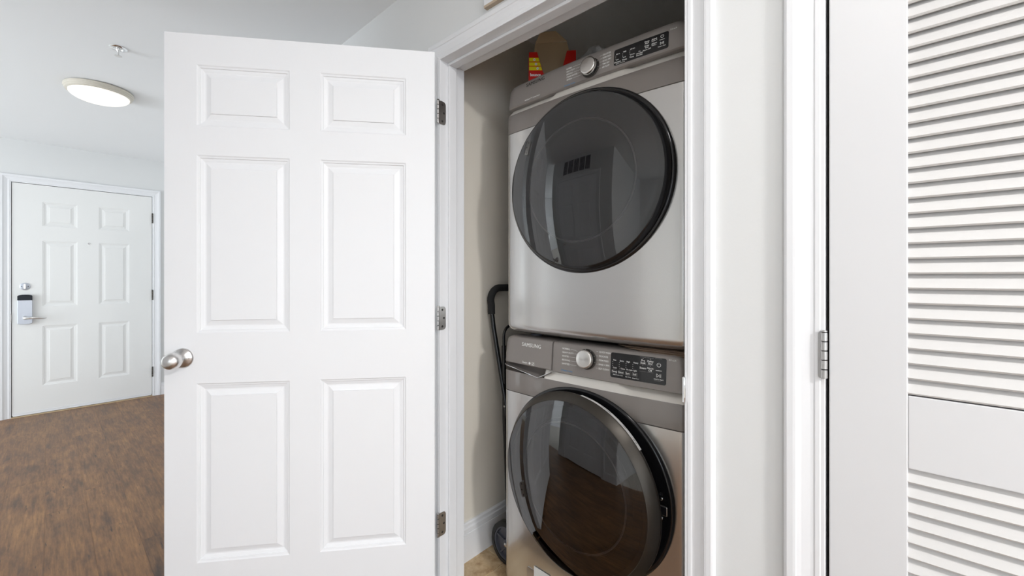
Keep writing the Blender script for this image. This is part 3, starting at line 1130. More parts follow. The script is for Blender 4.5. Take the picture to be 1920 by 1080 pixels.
def knob(root, c, ax, r, h):
    m = MB()
    m.lathe(c, ax, [(r + 0.003, 0), (r + 0.003, 0.002), (r + 0.001, 0.003)], 40)
    b = obj('control_knob', m, 'darkchrome', root, 40)
    m = MB()
    m.lathe(c, ax, [(r - 0.001, 0.003), (r, 0.004), (r - 0.0005, h * 0.55)], 48)
    obj('knob_skirt', m, 'gloss_black', b, 40)
    m = MB()
    m.lathe(c, ax, [(r - 0.0005, h * 0.55), (r - 0.001, h - 0.003), (r - 0.003, h - 0.0008), (r - 0.006, h), (0.001, h + 0.0002)], 48)
    obj('knob_cap', m, knobmat(), b, 40)
    m = MB()
    A = Vector(ax).normalized()
    for k in range(10):
        t = 2 * PI * k / 10 + 0.2
        p = Vector(c) + A * 0.0034 + Vector((0, math.cos(t) * (r + 0.0016), math.sin(t) * (r + 0.0016)))
        m.lathe(p, ax, [(0.0008, 0), (0.0008, 0.0005)], 6)
    obj('knob_marks', m, 'white_print', b)
    return b


_km = None


def knobmat():
    global _km
    if _km is None:
        m, nt, p = new_mat('radially_brushed_metal')
        p.inputs['Base Color'].default_value = (0.72, 0.70, 0.67, 1)
        p.inputs['Metallic'].default_value = 1.0
        p.inputs['Roughness'].default_value = 0.26
        p.inputs['Anisotropic'].default_value = 0.85
        tg = N(nt, 'ShaderNodeTangent')
        tg.direction_type = 'RADIAL'
        tg.axis = 'X'
        L(nt, tg.outputs[0], p.inputs['Tangent'])
        _km = m
    return _km


# ---- washer (below)
WX = 1.193
wr = empty('washing_machine', (1.5, CY, 0), 'platinum front loading washer with round glass door slightly ajar, under the dryer', 'washer')
obj('cabinet', MB().box((1.275, CY - 0.340, 0.03), (1.90, CY + 0.340, 0.978)), 'cabinet', wr, bevel=0.004)
obj('top_panel', MB().box((1.245, CY - 0.341, 0.977), (1.90, CY + 0.341, 0.991)), 'cabinet', wr, bevel=0.004)
slab('front_panel', WX, [(0.035, 0.012, 0.012), (0.05, 0.003, 0.003), (0.06, 0, 0), (0.7855, 0, 0), (0.7865, 0.0015, 0.0015)], 'stainless', wr)
slab('fascia', WX, [(0.7875, 0.0015, 0.0015), (0.7885, 0, 0), (0.861, 0, 0), (0.864, 0.0015, 0.0015)], 'fascia', wr)
ledge(WX, 0.8635, 0.894, [(-0.136, -0.177)], wr, hi=0.155)
# core behind ledge and recess
slab('recess_back', WX, [(0.8645, 0.0345, 0.006), (0.91, 0.0345, 0.006)], 'console', wr, back=1.3)
CZB, CZT, LEAN = 0.893, 0.9985, 0.008


def console(name, X0, zb, zt, lean, u0, u1, root, mat='console', proud=0.0, zb2=None, rl=0.022):
    """console body between u0 and u1 with rounded top and, at the machine's corners, rounded ends"""
    m = MB()
    hh = zt - zb
    prof = [(0.0, 0.004), (0.003, 0.0)] + [(f_ * hh, lean * f_) for f_ in (0.15, 0.3, 0.45, 0.6, 0.75)] + [(hh - 0.010, lean * 0.92), (hh - 0.005, lean + 0.0015), (hh - 0.0015, lean + 0.005), (hh, lean + 0.010)]
    n = 40
    rs = []
    for zz, fi in prof:
        row = []
        for k in range(n + 1):
            u = u0 + (u1 - u0) * k / n
            q = max(0.0, zz - (hh - rl)) / rl
            ins = 0.0005 + rl * (1 - math.sqrt(max(0.0, 1 - q * q))) + 0.006 * zz / hh
            ll, lr = HWL - ins, HWR - ins
            uu = u
            if u1 > HWL - 0.01:
                uu = min(ll, uu)
            if u0 < -HWR + 0.01:
                uu = max(-lr, uu)
            x = corner_x(X0, uu, ll, lr)
            row.append((x + fi - proud, CY + uu, zb + zz))
        rs.append(row + [(1.285, row[-1][1], zb + zz), (1.285, row[0][1], zb + zz)])
    m.rings(rs)
    return obj(name, m, mat, root, 35)


console('control_panel', WX, CZB, CZT, LEAN, -HWR, 0.1145, wr)
dr = console('detergent_drawer', WX, 0.897, CZT, LEAN, 0.1175, HWL, wr, proud=0.004)
# cup of the drawer under its front
m = MB()
lipz = [(0.3635, 0.888), (0.352, 0.8855), (0.30, 0.8795), (0.25, 0.8720), (0.178, 0.8615), (0.1175, 0.891)]
outer, innr, topr = [], [], []


lp = []
for i in range(len(lipz) - 1):
    (a, za), (b, zb_) = lipz[i], lipz[i + 1]
    for k in range(6):
        t = k / 6
        lp.append((a + (b - a) * t, za + (zb_ - za) * t))
lp.append(lipz[-1])
rs = []
for j in range(7):
    t = j / 6
    row = []
    for u, z_ in lp:
        row.append((corner_x(WX, u) - 0.004 + 0.040 * math.sin(t * PI / 2), CY + u, z_ + (0.898 - z_) * (t ** 1.6)))
    rs.append(row)
m.rings(rs, (False, False), closed=False)
# outside of the cup below the lip
rs = [[(corner_x(WX, u) - 0.004, CY + u, z_) for u, z_ in lp], [(corner_x(WX, u) + 0.003, CY + u, z_ - 0.004) for u, z_ in lp]]
m.rings(rs, (False, False), closed=False)
obj('drawer_cup', m, 'console', dr, 40)
m = MB()
m.tube([(corner_x(WX, u) - 0.0042, CY + u, z_) for u, z_ in lp], 0.0012, 6)
obj('drawer_edge', m, 'chrome', dr, 40, label='thin bright edge of the drawer')
fW = console_fn(WX, CZB, CZT, LEAN)
fWd = console_fn(WX, CZB, CZT, LEAN, 0.0050)
display(wr, console_fn(WX, CZB, CZT, LEAN, 0.0009), 0.113, 0.2885, 0.9115, 0.9885)
fWs = console_fn(WX, CZB, CZT, LEAN, 0.0013)
knob(wr, fW(0.026, 0.9555), (-1, 0, 0.09), 0.031, 0.024)
# printing on the washer
m = MB()
for k_ in range(3):
    put_text(m, fWd, 'SAMSUNG', 0.0200, -0.2630 + 0.0006 * k_, 0.9735, bold=0.0, xs=1.0)
obj('brand_lettering', m, 'white_print', dr)
m = MB()
put_text(m, fWd, 'Steam', 0.0105, -0.2565, 0.9085, bold=0.012)
put_ring(m, fWd, -0.219, 0.9085, 0.0, 0.0048)
for x_ in (-0.2075,):
    put_bar(m, fWd, x_, 0.9035, x_ + 0.0105, 0.9035, 0.001)
    put_bar(m, fWd, x_, 0.9135, x_ + 0.0105, 0.9135, 0.001)
    put_bar(m, fWd, x_, 0.9030, x_, 0.9140, 0.001)
    put_bar(m, fWd, x_ + 0.0105, 0.9030, x_ + 0.0105, 0.9140, 0.001)
    put_bar(m, fWd, x_ + 0.002, 0.906, x_ + 0.0085, 0.9115, 0.0018)
obj('lettering', m, 'white_print', dr)
m = MB()
for i, s in enumerate(('NORMAL', 'HEAVY DUTY', 'WHITES', 'BEDDING', 'SANITIZE')):
    z_ = 0.9795 - i * 0.0128
    v, _ = text_geo(s, 0.0078, 0.012)
    wd = max(p[0] for p in v)
    put_text(m, fW, s, 0.0078, -0.058 - i * 0.0030 * 0 - 0.0165, z_, bold=0.015)
    put_bar(m, fW, -0.0725 + wd, z_, -0.014 if i else -0.021, z_, 0.0007)
put_bar(m, fW, -0.021, 0.9795, -0.013, 0.9715 + 0.004, 0.0007)
for i, s in enumerate(('QUICK WASH', 'DELICATES', 'PERM PRESS', 'RINSE + SPIN', 'SELF CLEAN+')):
    z_ = 0.9840 - i * 0.0132
    put_text(m, fW, s, 0.0076, 0.070, z_, bold=0.015, xs=0.88)
    put_bar(m, fW, 0.0675, z_, 0.0605, z_, 0.0007)
put_text(m, fW, '4.5 cu.ft', 0.0065, 0.2945, 0.986, bold=0.012)
obj('lettering', m, 'white_print', wr)
m = MB()
put_text(m, fW, '▣ Steam Cycles', 0.0072, -0.076, 0.9055, bold=0.01)
obj('steam_lettering', m, 'blue_print', wr)
m = MB()
for i, (top, bot, bt) in enumerate((('Hot', 'Cold', 'Temp'), ('Extra', '1 Time', 'Rinse'), ('High', 'No Spin', 'Spin'), ('Heavy', 'Light', 'Soil'))):
    a = 0.1185 + i * 0.0222
    put_text(m, fWs, top, 0.0062, a + 0.003, 0.9655, bold=0.01)
    put_text(m, fWs, bot, 0.0062, a + 0.003, 0.9415, bold=0.01)
    for k in range(3):
        put_ring(m, fWs, a + 0.0018, 0.9598 - k * 0.0062, 0.0, 0.0009, seg=6)
    put_text(m, fWs, bt, 0.0080, a + 0.0082, 0.9300, 'CENTER', bold=0.012)
put_text(m, fWs, 'Hold 3 s for Lock', 0.0046, 0.122, 0.9205, bold=0.008)
put_text(m, fWs, 'Spin Only', 0.0046, 0.164, 0.9195, bold=0.008)
put_text(m, fWs, 'Smart Care', 0.0046, 0.186, 0.9185, bold=0.008)
for (a, z_, s) in ((0.2185, 0.9755, 'Pre'), (0.2185, 0.9685, 'Soak'), (0.241, 0.9755, 'Delay'), (0.241, 0.9685, 'End'), (0.2185, 0.953, 'Steam'), (0.241, 0.9550, 'Alarm'), (0.241, 0.9480, 'Off')):
    put_text(m, fWs, s, 0.0082, a, z_, 'CENTER', bold=0.012)
for a in (0.2185, 0.241):
    for z_ in (0.982, 0.9615):
        put_ring(m, fWs, a, z_, 0, 0.0008, seg=6)
put_ring(m, fWs, 0.2665, 0.968, 0.0050, 0.0011, PI / 2 + 0.6, PI / 2 + 2 * PI - 0.6, 18)
put_bar(m, fWs, 0.2665, 0.9685, 0.2665, 0.9745, 0.0011)
put_bar(m, fWs, 0.2575, 0.9515, 0.2755, 0.9515, 0.0013)
for p, q in (((0.2605, 0.9420), (0.2605, 0.9320)), ((0.2605, 0.9420), (0.2675, 0.9370)), ((0.2605, 0.9320), (0.2675, 0.9370)), ((0.2700, 0.9420), (0.2700, 0.9320)), ((0.2730, 0.9420), (0.2730, 0.9320))):
    put_bar(m, fWs, *p, *q, 0.0011)
put_text(m, fWs, 'Hold to Start', 0.0052, 0.267, 0.9260, 'CENTER', bold=0.01)
obj('display_lettering', m, 'white_print', wr)
m = MB()
for i in range(4):
    a = 0.1185 + i * 0.0222
    for p, q in (((0, 0.925), (0.0165, 0.925)), ((0, 0.935), (0.0165, 0.935)), ((0, 0.925), (0, 0.935)), ((0.0165, 0.925), (0.0165, 0.935))):
        put_bar(m, fWs, a + p[0], p[1], a + q[0], q[1], 0.0005)
for a0, z_ in ((0.2085, 0.9855), (0.231, 0.9855), (0.2085, 0.9640), (0.231, 0.9640), (0.2085, 0.9430), (0.231, 0.9430), (0.2545, 0.9215), (0.2545, 0.9865)):
    put_bar(m, fWs, a0, z_, a0 + 0.020, z_, 0.0005)
obj('display_outline', m, 'grey_print', wr)
# washer door, a little open
base, door, rotw, cdw, r2 = porthole(wr, WX, 0.547, opened=math.radians(5.0), rim='darkchrome', dep=0.036, slope=0.020)
m = MB()
aW = lambda a, b, d: (WX + 0.016 - 0.0165 - d, CY - a, b)
m.box(aW(0.262, 0.538, -0.004), aW(0.298, 0.566, 0.003))
lt = obj('latch_plate', m, 'steel', base, bevel=0.003)
m = MB().box(aW(0.250, 0.5405, 0.002), aW(0.2955, 0.5635, 0.0036)).box(aW(0.266, 0.5455, 0.003), aW(0.290, 0.5475, 0.0042))
obj('latch_slot', m, 'black', base)
m = MB()
for z_ in (0.585, 0.529):
    m = MB()
    m.lathe(aW(0.279, z_, 0), (-1, 0, 0), [(0.0052, 0), (0.005, 0.0018), (0.003, 0.003), (0.001, 0.003)], 14)
    del obj('screw', m, 'screw', base, 40)['kind']
m = MB()
m.lathe(aW(0.279, 0.598, 0), (-1, 0, 0), [(0.0052, 0), (0.005, 0.0012), (0.002, 0.0002)], 14)
obj('screw_hole', m, 'black', base)
# paper strip on the rim of the door
m = MB()
pts0, pts1 = [], []
for k in range(13):
    t = math.radians(84 - 46 * k / 12)
    w_ = 0.5 + 0.5 * min(1, k / 5)
    for rr, d, L_ in ((r2 + 0.0006, 0.0005 - 0.003 * w_, pts0), (r2 + 0.0006, 0.0085, pts1)):
        L_.append((cdw[0] - d, CY - rr * 1.03 * math.cos(t), cdw[2] + rr * math.sin(t)))
m.rings([pts0, pts1], (False, False), closed=False)
obj('rim_sticker', rotw(m), 'sticker', door, label='white printed strip on the door rim')
m = MB()
mm = MB()
for s, tt in (('CAUTION', 79), ('PULL TO OPEN', 66), ('www', 52), ('EN  FR', 43)):
    v, f = text_geo(s, 0.0055, 0.01, 'CENTER')
    n0 = len(mm.v)
    for p in v:
        t = math.radians(tt) - p[0] / r2
        d = 0.0025 + p[1]
        rr = r2 + 0.0010
        mm.v.append((cdw[0] - d, CY - rr * 1.03 * math.cos(t), cdw[2] + rr * math.sin(t)))
    mm.f += [tuple(n0 + i for i in q) for q in f]
obj('sticker_lettering', rotw(mm), 'dark_print', door)
# hinge block seen at the left of the door
m = MB()
m.box((WX - 0.006, CY + 0.285, 0.50), (WX - 0.022, CY + 0.303, 0.555))
obj('door_hinge', m, 'black', wr, bevel=0.004)
# drain cover and sticker low on the front
m = MB()
f0 = lambda a, b, d=0.0: (front_x(WX, -a) - d, CY - a, b)
m.rings([[f0(-0.235, 0.055), f0(-0.095, 0.055), f0(-0.095, 0.150), f0(-0.230, 0.150), f0(-0.235, 0.145)], [f0(-0.235, 0.055, .0015), f0(-0.095, 0.055, .0015), f0(-0.095, 0.150, .0015), f0(-0.230, 0.150, .0015), f0(-0.235, 0.145, .0015)]])
obj('drain_cover', m, 'stainless', wr)
m = MB()
m.quad(f0(-0.199, 0.125, .002), f0(-0.125, 0.125, .002), f0(-0.125, 0.168, .002), f0(-0.199, 0.168, .002))
obj('front_sticker', m, 'sticker', wr, label='white sticker low on the front')
for x_ in (1.30, 1.84):
    for s in (-1, 1):
        m = MB()
        m.lathe((x_, CY + s * 0.29, 0), (0, 0, 1), [(0.022, 0), (0.022, 0.01), (0.012, 0.014), (0.012, 0.035)], 16)
        obj('foot', m, 'rubber', wr, 40)

# ---- dryer (on top of it)
DX = 1.206
dy = empty('tumble_dryer', (1.5, CY, 0.991), 'platinum dryer with closed round glass door, stacked on the washer', 'dryer')
obj('cabinet', MB().box((1.285, CY - 0.340, 1.045), (1.91, CY + 0.340, 1.94)), 'cabinet', dy, bevel=0.004)
obj('top_panel', MB().box((1.255, CY - 0.341, 1.938), (1.91, CY + 0.341, 1.954)), 'cabinet', dy, bevel=0.004)
# front with rounded lower corners
m = MB()
rs = []
rb = 0.034
ring_def = [(1.0110, 0.045, 0.034)]
for k in range(1, 7):
    t = PI / 2 * k / 6
    ring_def.append((1.0120 + rb - rb * math.cos(t), 0.034 * (1 - math.sin(t)), 0.028 * (1 - math.sin(t))))
ring_def += [(1.20, 0, 0), (1.7875, 0, 0), (1.7885, 0.0015, 0.0015)]
m.rings([outline(DX, z_, fi, si, back=1.29) for z_, fi, si in ring_def])
obj('front_panel', m, 'stainless', dy, 35)
slab('fascia', DX, [(1.7895, 0.0015, 0.0015), (1.7905, 0, 0), (1.858, 0, 0), (1.861, 0.0015, 0.0015)], 'fascia', dy, back=1.29)
ledge(DX, 1.8605, 1.8870, [(-0.147, -0.184), (0.115, 0.147)], dy)
slab('recess_back', DX, [(1.8615, 0.0345, 0.006), (1.90, 0.0345, 0.006)], 'console', dy, back=1.30)
DZB, DZT, DLN = 1.8865, 1.9755, 0.008
console('control_panel', DX, DZB, DZT, DLN, -HWR, HWL, dy)
fD = console_fn(DX, DZB, DZT, DLN)
fDs = console_fn(DX, DZB, DZT, DLN, 0.0013)
display(dy, console_fn(DX, DZB, DZT, DLN, 0.0009), 0.118, 0.2905, 1.899, 1.9505)
knob(dy, fD(0.033, 1.9215), (-1, 0, 0.12), 0.0295, 0.024)
m = MB()
for k_ in range(3):
    put_text(m, fD, 'SAMSUNG', 0.0190, -0.2555 + 0.0006 * k_, 1.9545, bold=0.0, xs=1.0)
obj('brand_lettering', m, 'dark_print', dy)
m = MB()
put_text(m, fD, 'MultiSteam™  Vented Dryer', 0.0070, -0.2585, 1.8975, bold=0.014, xs=0.92)
for i, s in enumerate(('NORMAL', 'HEAVY DUTY', 'BEDDING', 'STEAM SANITIZE', 'REFRESH')):
    z_ = 1.9510 - i * 0.0100
    v, _ = text_geo(s, 0.0074, 0.012)
    wd = max(p[0] for p in v) * 0.8
    put_text(m, fD, s, 0.0074, -0.0665 + 0.001 * i, z_, bold=0.016, xs=0.8)
    put_bar(m, fD, -0.0640 + wd + 0.001 * i, z_, -0.004, z_, 0.0007)
for i, s in enumerate(('DELICATES', 'PERM PRESS', 'QUICK DRY', 'TIME DRY', 'AIR FLUFF')):
    z_ = 1.9505 - i * 0.0104
    put_text(m, fD, s, 0.0074, 0.0765, z_, bold=0.016, xs=0.8)
    put_bar(m, fD, 0.0745, z_, 0.066, z_, 0.0007)
put_text(m, fD, '7.5 cu.ft', 0.0062, 0.2935, 1.9515, bold=0.012)
obj('lettering', m, 'white_print', dy)
m = MB()
put_text(m, fD, '▣ Steam Cycles', 0.0068, -0.0715, 1.8925, bold=0.01)
obj('steam_lettering', m, 'blue_print', dy)
m = MB()
for i, (top, bot, bt) in enumerate((('More', 'Less', 'Dryness'), ('High', 'Low', 'Temp'), ('60 min', '20 min', 'Time'))):
    a = 0.1225 + i * 0.0235
    put_text(m, fDs, top, 0.0056, a + 0.003, 1.9345, bold=0.01)
    put_text(m, fDs, bot, 0.0056, a + 0.003, 1.9165, bold=0.01)
    for k in range(3):
        put_ring(m, fDs, a + 0.0018, 1.9300 - k * 0.0050, 0, 0.0008, seg=6)
    put_text(m, fDs, bt, 0.0068, a + 0.0085, 1.9085, 'CENTER', bold=0.012)
put_text(m, fDs, 'On', 0.0052, 0.203, 1.9175, 'CENTER', bold=0.01)
put_text(m, fDs, 'Wrinkle', 0.0062, 0.203, 1.9115, 'CENTER', bold=0.012)
put_text(m, fDs, 'Prevent', 0.0062, 0.203, 1.9060, 'CENTER', bold=0.012)
put_text(m, fDs, 'Hold 3 s for Lock', 0.0042, 0.126, 1.9025, bold=0.008)
for a, z_, s in ((0.2255, 1.9405, 'Damp'), (0.2255, 1.9350, 'Alert'), (0.2480, 1.9405, 'Adjust'), (0.2480, 1.9350, 'Time +'), (0.2255, 1.9270, 'Delay'), (0.2255, 1.9215, 'End'), (0.2480, 1.9270, 'Adjust'), (0.2480, 1.9215, 'Time -'), (0.2255, 1.9150, 'Alarm Off')):
    put_text(m, fDs, s, 0.0062, a, z_, 'CENTER', bold=0.012)
put_ring(m, fDs, 0.2715, 1.9405, 0.0040, 0.0010, PI / 2 + 0.6, PI / 2 + 2 * PI - 0.6, 18)
put_bar(m, fDs, 0.2715, 1.9410, 0.2715, 1.9455, 0.0010)
put_bar(m, fDs, 0.2640, 1.9300, 0.2790, 1.9300, 0.0012)
for p, q in (((0.2665, 1.9235), (0.2665, 1.9155)), ((0.2665, 1.9235), (0.2720, 1.9195)), ((0.2665, 1.9155), (0.2720, 1.9195)), ((0.2740, 1.9235), (0.2740, 1.9155)), ((0.2765, 1.9235), (0.2765, 1.9155))):
    put_bar(m, fDs, *p, *q, 0.0010)
put_text(m, fDs, 'Hold to Start', 0.0044, 0.2715, 1.9100, 'CENTER', bold=0.01)
obj('display_lettering', m, 'white_print', dy)
porthole(dy, DX, 1.5475, R=0.308)
for x_ in (1.30, 1.84):
    for s in (-1, 1):
        m = MB()
        m.lathe((x_, CY + s * 0.27, 0.991), (0, 0, 1), [(0.022, 0), (0.022, 0.012), (0.012, 0.016), (0.012, 0.056)], 16)
        obj('foot', m, 'greyplastic', dy, 40)

# ------------------------------------------------------------------ things in the closet
# folded cloth squeezed between the machines
m = MB()
nn = 26
rs = []
for li, (z0, dz, x0_, y0_, y1_) in enumerate(((0.9922, 0.0035, 1.226, 0.43, 0.590), (0.9962, 0.0040, 1.222, 0.43, 0.610), (1.0007, 0.0035, 1.228, 0.43, 0.640), (1.0047, 0.0035, 1.236, 0.43, 0.665))):
    top, bot = [], []
    sec_rows = []
    for k in range(nn + 1):
        y = y0_ + (y1_ - y0_) * k / nn
        wv = 0.004 * noise.noise((y * 30, li * 3.1, 0)) + 0.003 * noise.noise((y * 90, li * 5.3, 2))
        fall = max(0.0, (y - y1_ + 0.07) / 0.07)
        zz = z0 + 0.0006 * noise.noise((y * 45, li * 7.7, 5)) - 0.3 * dz * 0
        th_ = dz * (1 - 0.6 * fall ** 2)
        x_f = x0_ + wv + 0.020 * fall ** 2
        sec_rows.append([(x_f + 0.003, y, zz), (x_f, y, zz + th_ * 0.3), (x_f + 0.0005, y, zz + th_ * 0.7), (x_f + 0.004, y, zz + th_), (1.42, y, zz + th_), (1.42, y, zz)])
    m.rings(sec_rows)
tag(obj('folded_cloth', m, 'cloth', None, 50, loc=(1.34, 0.55, 0.992)), 'folded brown cloth squeezed between washer and dryer', 'cloth')

# carton of dryer sheets on the dryer
c47, s47 = math.cos(math.radians(47.9)), math.sin(math.radians(47.9))
RX, FX_ = Vector((c47, -s47, 0)), Vector((s47, c47, 0))          # along the front, into the depth
zb = 1.954
zc_ = 1.70
B0 = RX * ((992 - 960) / 786 * zc_) + FX_ * zc_
B0 = Vector((B0.x, B0.y, zb))
BW, BD = 88 / 786 * zc_, 0.078
BH = 1.2265 + (520 - 98) / 786 * zc_ - zb
bx = empty('dryer_sheet_carton', B0 + RX * BW / 2 + FX_ * BD / 2, 'open red and yellow dryer sheet carton on top of the dryer', 'box')
Pb = lambda a, z, d: B0 + RX * a + FX_ * d + Vector((0, 0, z))
pxm = zc_ / 786
cut = lambda px, py: ((px - 992) * pxm, 1.2265 + (520 - py) * pxm - zb)
tk = 0.0012
# front face in two cut wings joined by the low bridge
front = [(0, 0), (BW, 0), cut(1080, 94), cut(1063, 95), cut(1056, 122), cut(1050, 138), cut(1019, 138), cut(1014, 122), cut(1007, 98), (0, BH)]
m = MB()
m.poly_prism([Pb(a, z, 0) for a, z in front], FX_ * tk)
obj('front_panel', m, 'red', bx)
for a0 in (0.0, BW - tk):
    m = MB()
    m.poly_prism([Pb(a0, 0, 0), Pb(a0, BH, 0), Pb(a0, BH, BD), Pb(a0, 0, BD)], RX * tk)
    obj('side_panel', m, 'red', bx)
bk = 1.0 + BD / zc_
cutb = lambda px, py: ((px - 960) / 786 * (zc_ + BD) - (992 - 960) / 786 * zc_, 1.2265 + (520 - py) / 786 * (zc_ + BD) - zb)
m = MB()
m.poly_prism([Pb(a, z, BD - tk) for a, z in [(0, 0), (BW, 0), (BW, BH - 0.01), cutb(1066, 92), cutb(1063, 78.5), cutb(1003.5, 82), cutb(1002, 96), (0, BH - 0.01)]], FX_ * tk)
obj('back_panel', m, 'carton', bx)
m = MB()
fl_ = [cutb(1003.5, 82), cutb(1063, 78.5), cutb(1052, 71), cutb(1041, 64), cutb(1023, 64.5), cutb(1011, 67.5)]
m.poly_prism([Pb(a, z, BD - tk - 0.5 * (z - cutb(1003, 82)[1])) for a, z in fl_], FX_ * tk)
obj('flap', m, 'carton', bx, label='folded inner flap of brown board')
m = MB().poly_prism([Pb(0, 0, 0), Pb(BW, 0, 0), Pb(BW, 0, BD), Pb(0, 0, BD)], (0, 0, tk))
obj('bottom_panel', m, 'carton', bx)
m = MB()
for y0, y1 in ((108.5, 115.5), (117, 123.5), (125, 132)):
    def xr(py):
        return cut(1007 + (1014 - 1007) * (py - 98) / 24, py)
    m = MB()
    m.quad(Pb(0.0003, cut(0, y1)[1], -0.0004), Pb(xr(y1)[0] - 0.0005, cut(0, y1)[1], -0.0004), Pb(xr(y0)[0] - 0.0005, cut(0, y0)[1], -0.0004), Pb(0.0003, cut(0, y0)[1], -0.0004))
    obj('yellow_band', m, 'yellow', bx)
m = MB()
fB = lambda a, b: Pb(a, b, -0.0007)
fB2 = lambda a, b: Pb(a, b, -0.0009)
put_text(m, fB, 'bounce', 0.0168, cut(994, 0)[0], cut(0, 140.5)[1], bold=0.035, xs=0.86)
for (px_a, py_a, s) in ((1002, 112, '3X'), (1005, 120.3, '2X'), (1008, 128.5, '1X')):
    put_ring(m, fB, cut(px_a, 0)[0], cut(0, py_a)[1], 0.0, 0.0052, seg=12)
obj('carton_lettering', m, 'white_print', bx)
m = MB()
for (px_a, py_a, s) in ((1002, 112, '3x'), (1005, 120.3, '2x'), (1008, 128.5, '1x')):
    put_text(m, fB2, s, 0.0065, cut(px_a, 0)[0], cut(0, py_a)[1], 'CENTER', bold=0.01)
obj('number_print', m, 'red', bx)

# crumpled clear bag behind the dryer knob
bm = bmesh.new()
bmesh.ops.create_icosphere(bm, subdivisions=4, radius=1.0)
for v in bm.verts:
    n = v.co.normalized()
    d = 1 + 0.16 * noise.noise(n * 2.2) + 0.14 * abs(noise.noise(n * 5.0 + Vector((3, 1, 2)))) + 0.06 * noise.noise(n * 13)
    p = Vector((n.x * 0.046, n.y * 0.082, max(n.z, -0.15) * 0.113)) * d
    v.co = p
    v.co.z = max(v.co.z, 0.0)
me = bpy.data.meshes.new('plastic_bag')
bm.to_mesh(me)
bm.free()
me.materials.append(M['film'])
bag = bpy.data.objects.new('plastic_bag', me)
bag.location = (1.350, 0.815, 1.9545)
COL.objects.link(bag)
tag(bag, 'crumpled clear plastic bag lying on the dryer behind its knob', 'bag')

# folding hand cart leaning on the closet wall
ct = empty('hand_cart', (1.45, 1.24, 0), 'black folding hand cart with foam grip between washer and closet wall', 'cart')


def arc(c, r, a0, a1, ux_, uz_, n=8):
    c = Vector(c)
    return [c + Vector(ux_) * (r * math.cos(a0 + (a1 - a0) * k / n)) + Vector(uz_) * (r * math.sin(a0 + (a1 - a0) * k / n)) for k in range(n + 1)]


XA, XC = 1.343, 1.72
topz = 1.178
lean = Vector((0, 0.225, 1)).normalized()
foot = Vector((0, 1.143, 0.18))


def rail_pt(x, z):
    y = 1.339 - (1.062 - z) * 0.23 if z < 1.062 else 1.339
    return Vector((x, max(1.148, y), z))


r_ = 0.055
yT = 1.345
grip = [rail_pt(XA, 1.060), Vector((XA + 0.002, 1.341, 1.10))] + arc((XA + r_, yT - 0.002, topz - r_), r_, PI, PI / 2, (1, 0, 0), (0, 0, 1)) + [Vector((1.5, yT - 0.002, topz)), Vector((XC - r_, yT - 0.002, topz))] + \
       arc((XC - r_, yT - 0.002, topz - r_), r_, PI / 2, 0, (1, 0, 0), (0, 0, 1)) + [rail_pt(XC, 1.060)]
obj('foam_grip', MB().tube(grip, 0.0165, 14), 'foam', ct, 50)
for x_ in (XA, XC):
    pts = [rail_pt(x_, z_) for z_ in (1.09, 1.0, 0.9, 0.8, 0.7, 0.6, 0.5, 0.4, 0.3, 0.2)] + [Vector((x_, 1.170, 0.15)), Vector((x_, 1.205, 0.10))]
    obj('rail', MB().tube(pts, 0.0105, 12), 'tube', ct, 50)
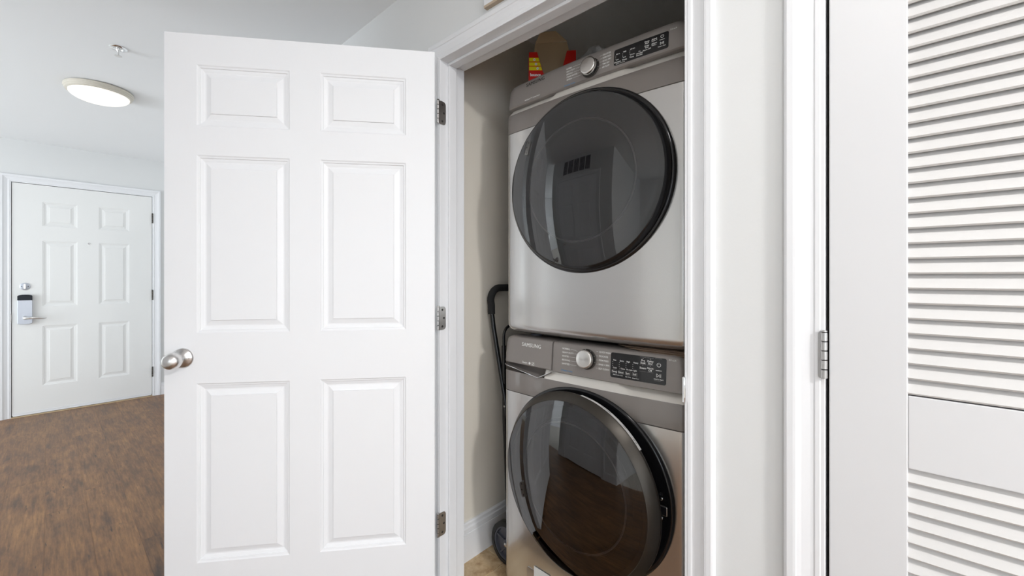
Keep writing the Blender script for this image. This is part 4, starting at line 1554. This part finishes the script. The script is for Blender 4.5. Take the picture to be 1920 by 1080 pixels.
# inner upright frame
r_ = 0.045
Y2 = 1.268
xi0, xi1 = XA + 0.006, XC - 0.006
up_ = [Vector((xi0, Y2 - 0.03, 0.16)), Vector((xi0, Y2 - 0.005, 0.6)), Vector((xi0, Y2, 0.93))] + arc((xi0 + r_, Y2, 1.01 - r_), r_, PI, PI / 2, (1, 0, 0), (0, 0, 1)) + \
      arc((xi1 - r_, Y2, 1.01 - r_), r_, PI / 2, 0, (1, 0, 0), (0, 0, 1)) + [Vector((xi1, Y2, 0.93)), Vector((xi1, Y2 - 0.03, 0.16))]
obj('inner_frame', MB().tube(up_, 0.0062, 10), 'tube', ct, 50)
for x_ in (xi0, xi1):
    obj('sleeve', MB().tube([(x_, Y2 - 0.03, 0.15), (x_, Y2 - 0.005, 0.6), (x_, Y2, 0.925)], 0.0100, 12), 'tube', ct, 50)
m = MB()
m.lathe(rail_pt(XA, 0.665) + Vector((-0.0105, 0, 0)), (-1, 0, 0), [(0.005, -0.002), (0.0045, 0.002), (0.002, 0.003)], 12)
obj('rivet', m, 'screw', ct, 40)
for x_, s in ((1.318, -1), (1.745, 1)):
    wc = Vector((x_, 1.2105, 0.092))
    A = (s, 0, 0)
    m = MB()
    m.lathe(wc, A, [(0.072, -0.016), (0.086, -0.016), (0.0915, -0.010), (0.0915, 0.010), (0.086, 0.016), (0.072, 0.016)], 48, cap=(False, False))
    n0 = len(m.v)
    m.lathe(wc, A, [(0.072, 0.016), (0.072, -0.016)], 48, cap=(False, False))
    wh = obj('wheel', m, 'rubber', ct, 50)
    m = MB()
    m.lathe(wc, A, [(0.0715, -0.013), (0.0715, 0.013), (0.065, 0.013), (0.063, 0.004), (0.063, -0.004), (0.065, -0.013)], 48, cap=(False, False))
    m.lathe(wc, A, [(0.066, -0.003), (0.066, 0.001)], 48)
    m.lathe(wc, A, [(0.020, -0.015), (0.020, 0.014), (0.016, 0.016)], 24)
    for k in range(5):
        t = 2 * PI * k / 5 + 0.35
        dv = Vector((0, math.cos(t), math.sin(t)))
        pv = Vector((0, -math.sin(t), math.cos(t)))
        a, b = wc + dv * 0.018, wc + dv * 0.066
        o_ = Vector(A) * 0.009
        m.poly_prism([a + pv * 0.004 - o_ * 0.3, a - pv * 0.004 - o_ * 0.3, b - pv * 0.003 - o_ * 0.3, b + pv * 0.003 - o_ * 0.3], o_ * 1.3)
    obj('wheel_hub', m, 'greyplastic', wh, 40)
    m = MB()
    m.lathe(wc, A, [(0.009, 0.014), (0.009, 0.019), (0.006, 0.021)], 16)
    obj('axle_cap', m, 'screw', wh, 40)
m = MB()
m.tube([(1.30, 1.2105, 0.092), (1.76, 1.2105, 0.092)], 0.006, 10)
obj('axle', m, 'tube', ct, 50)
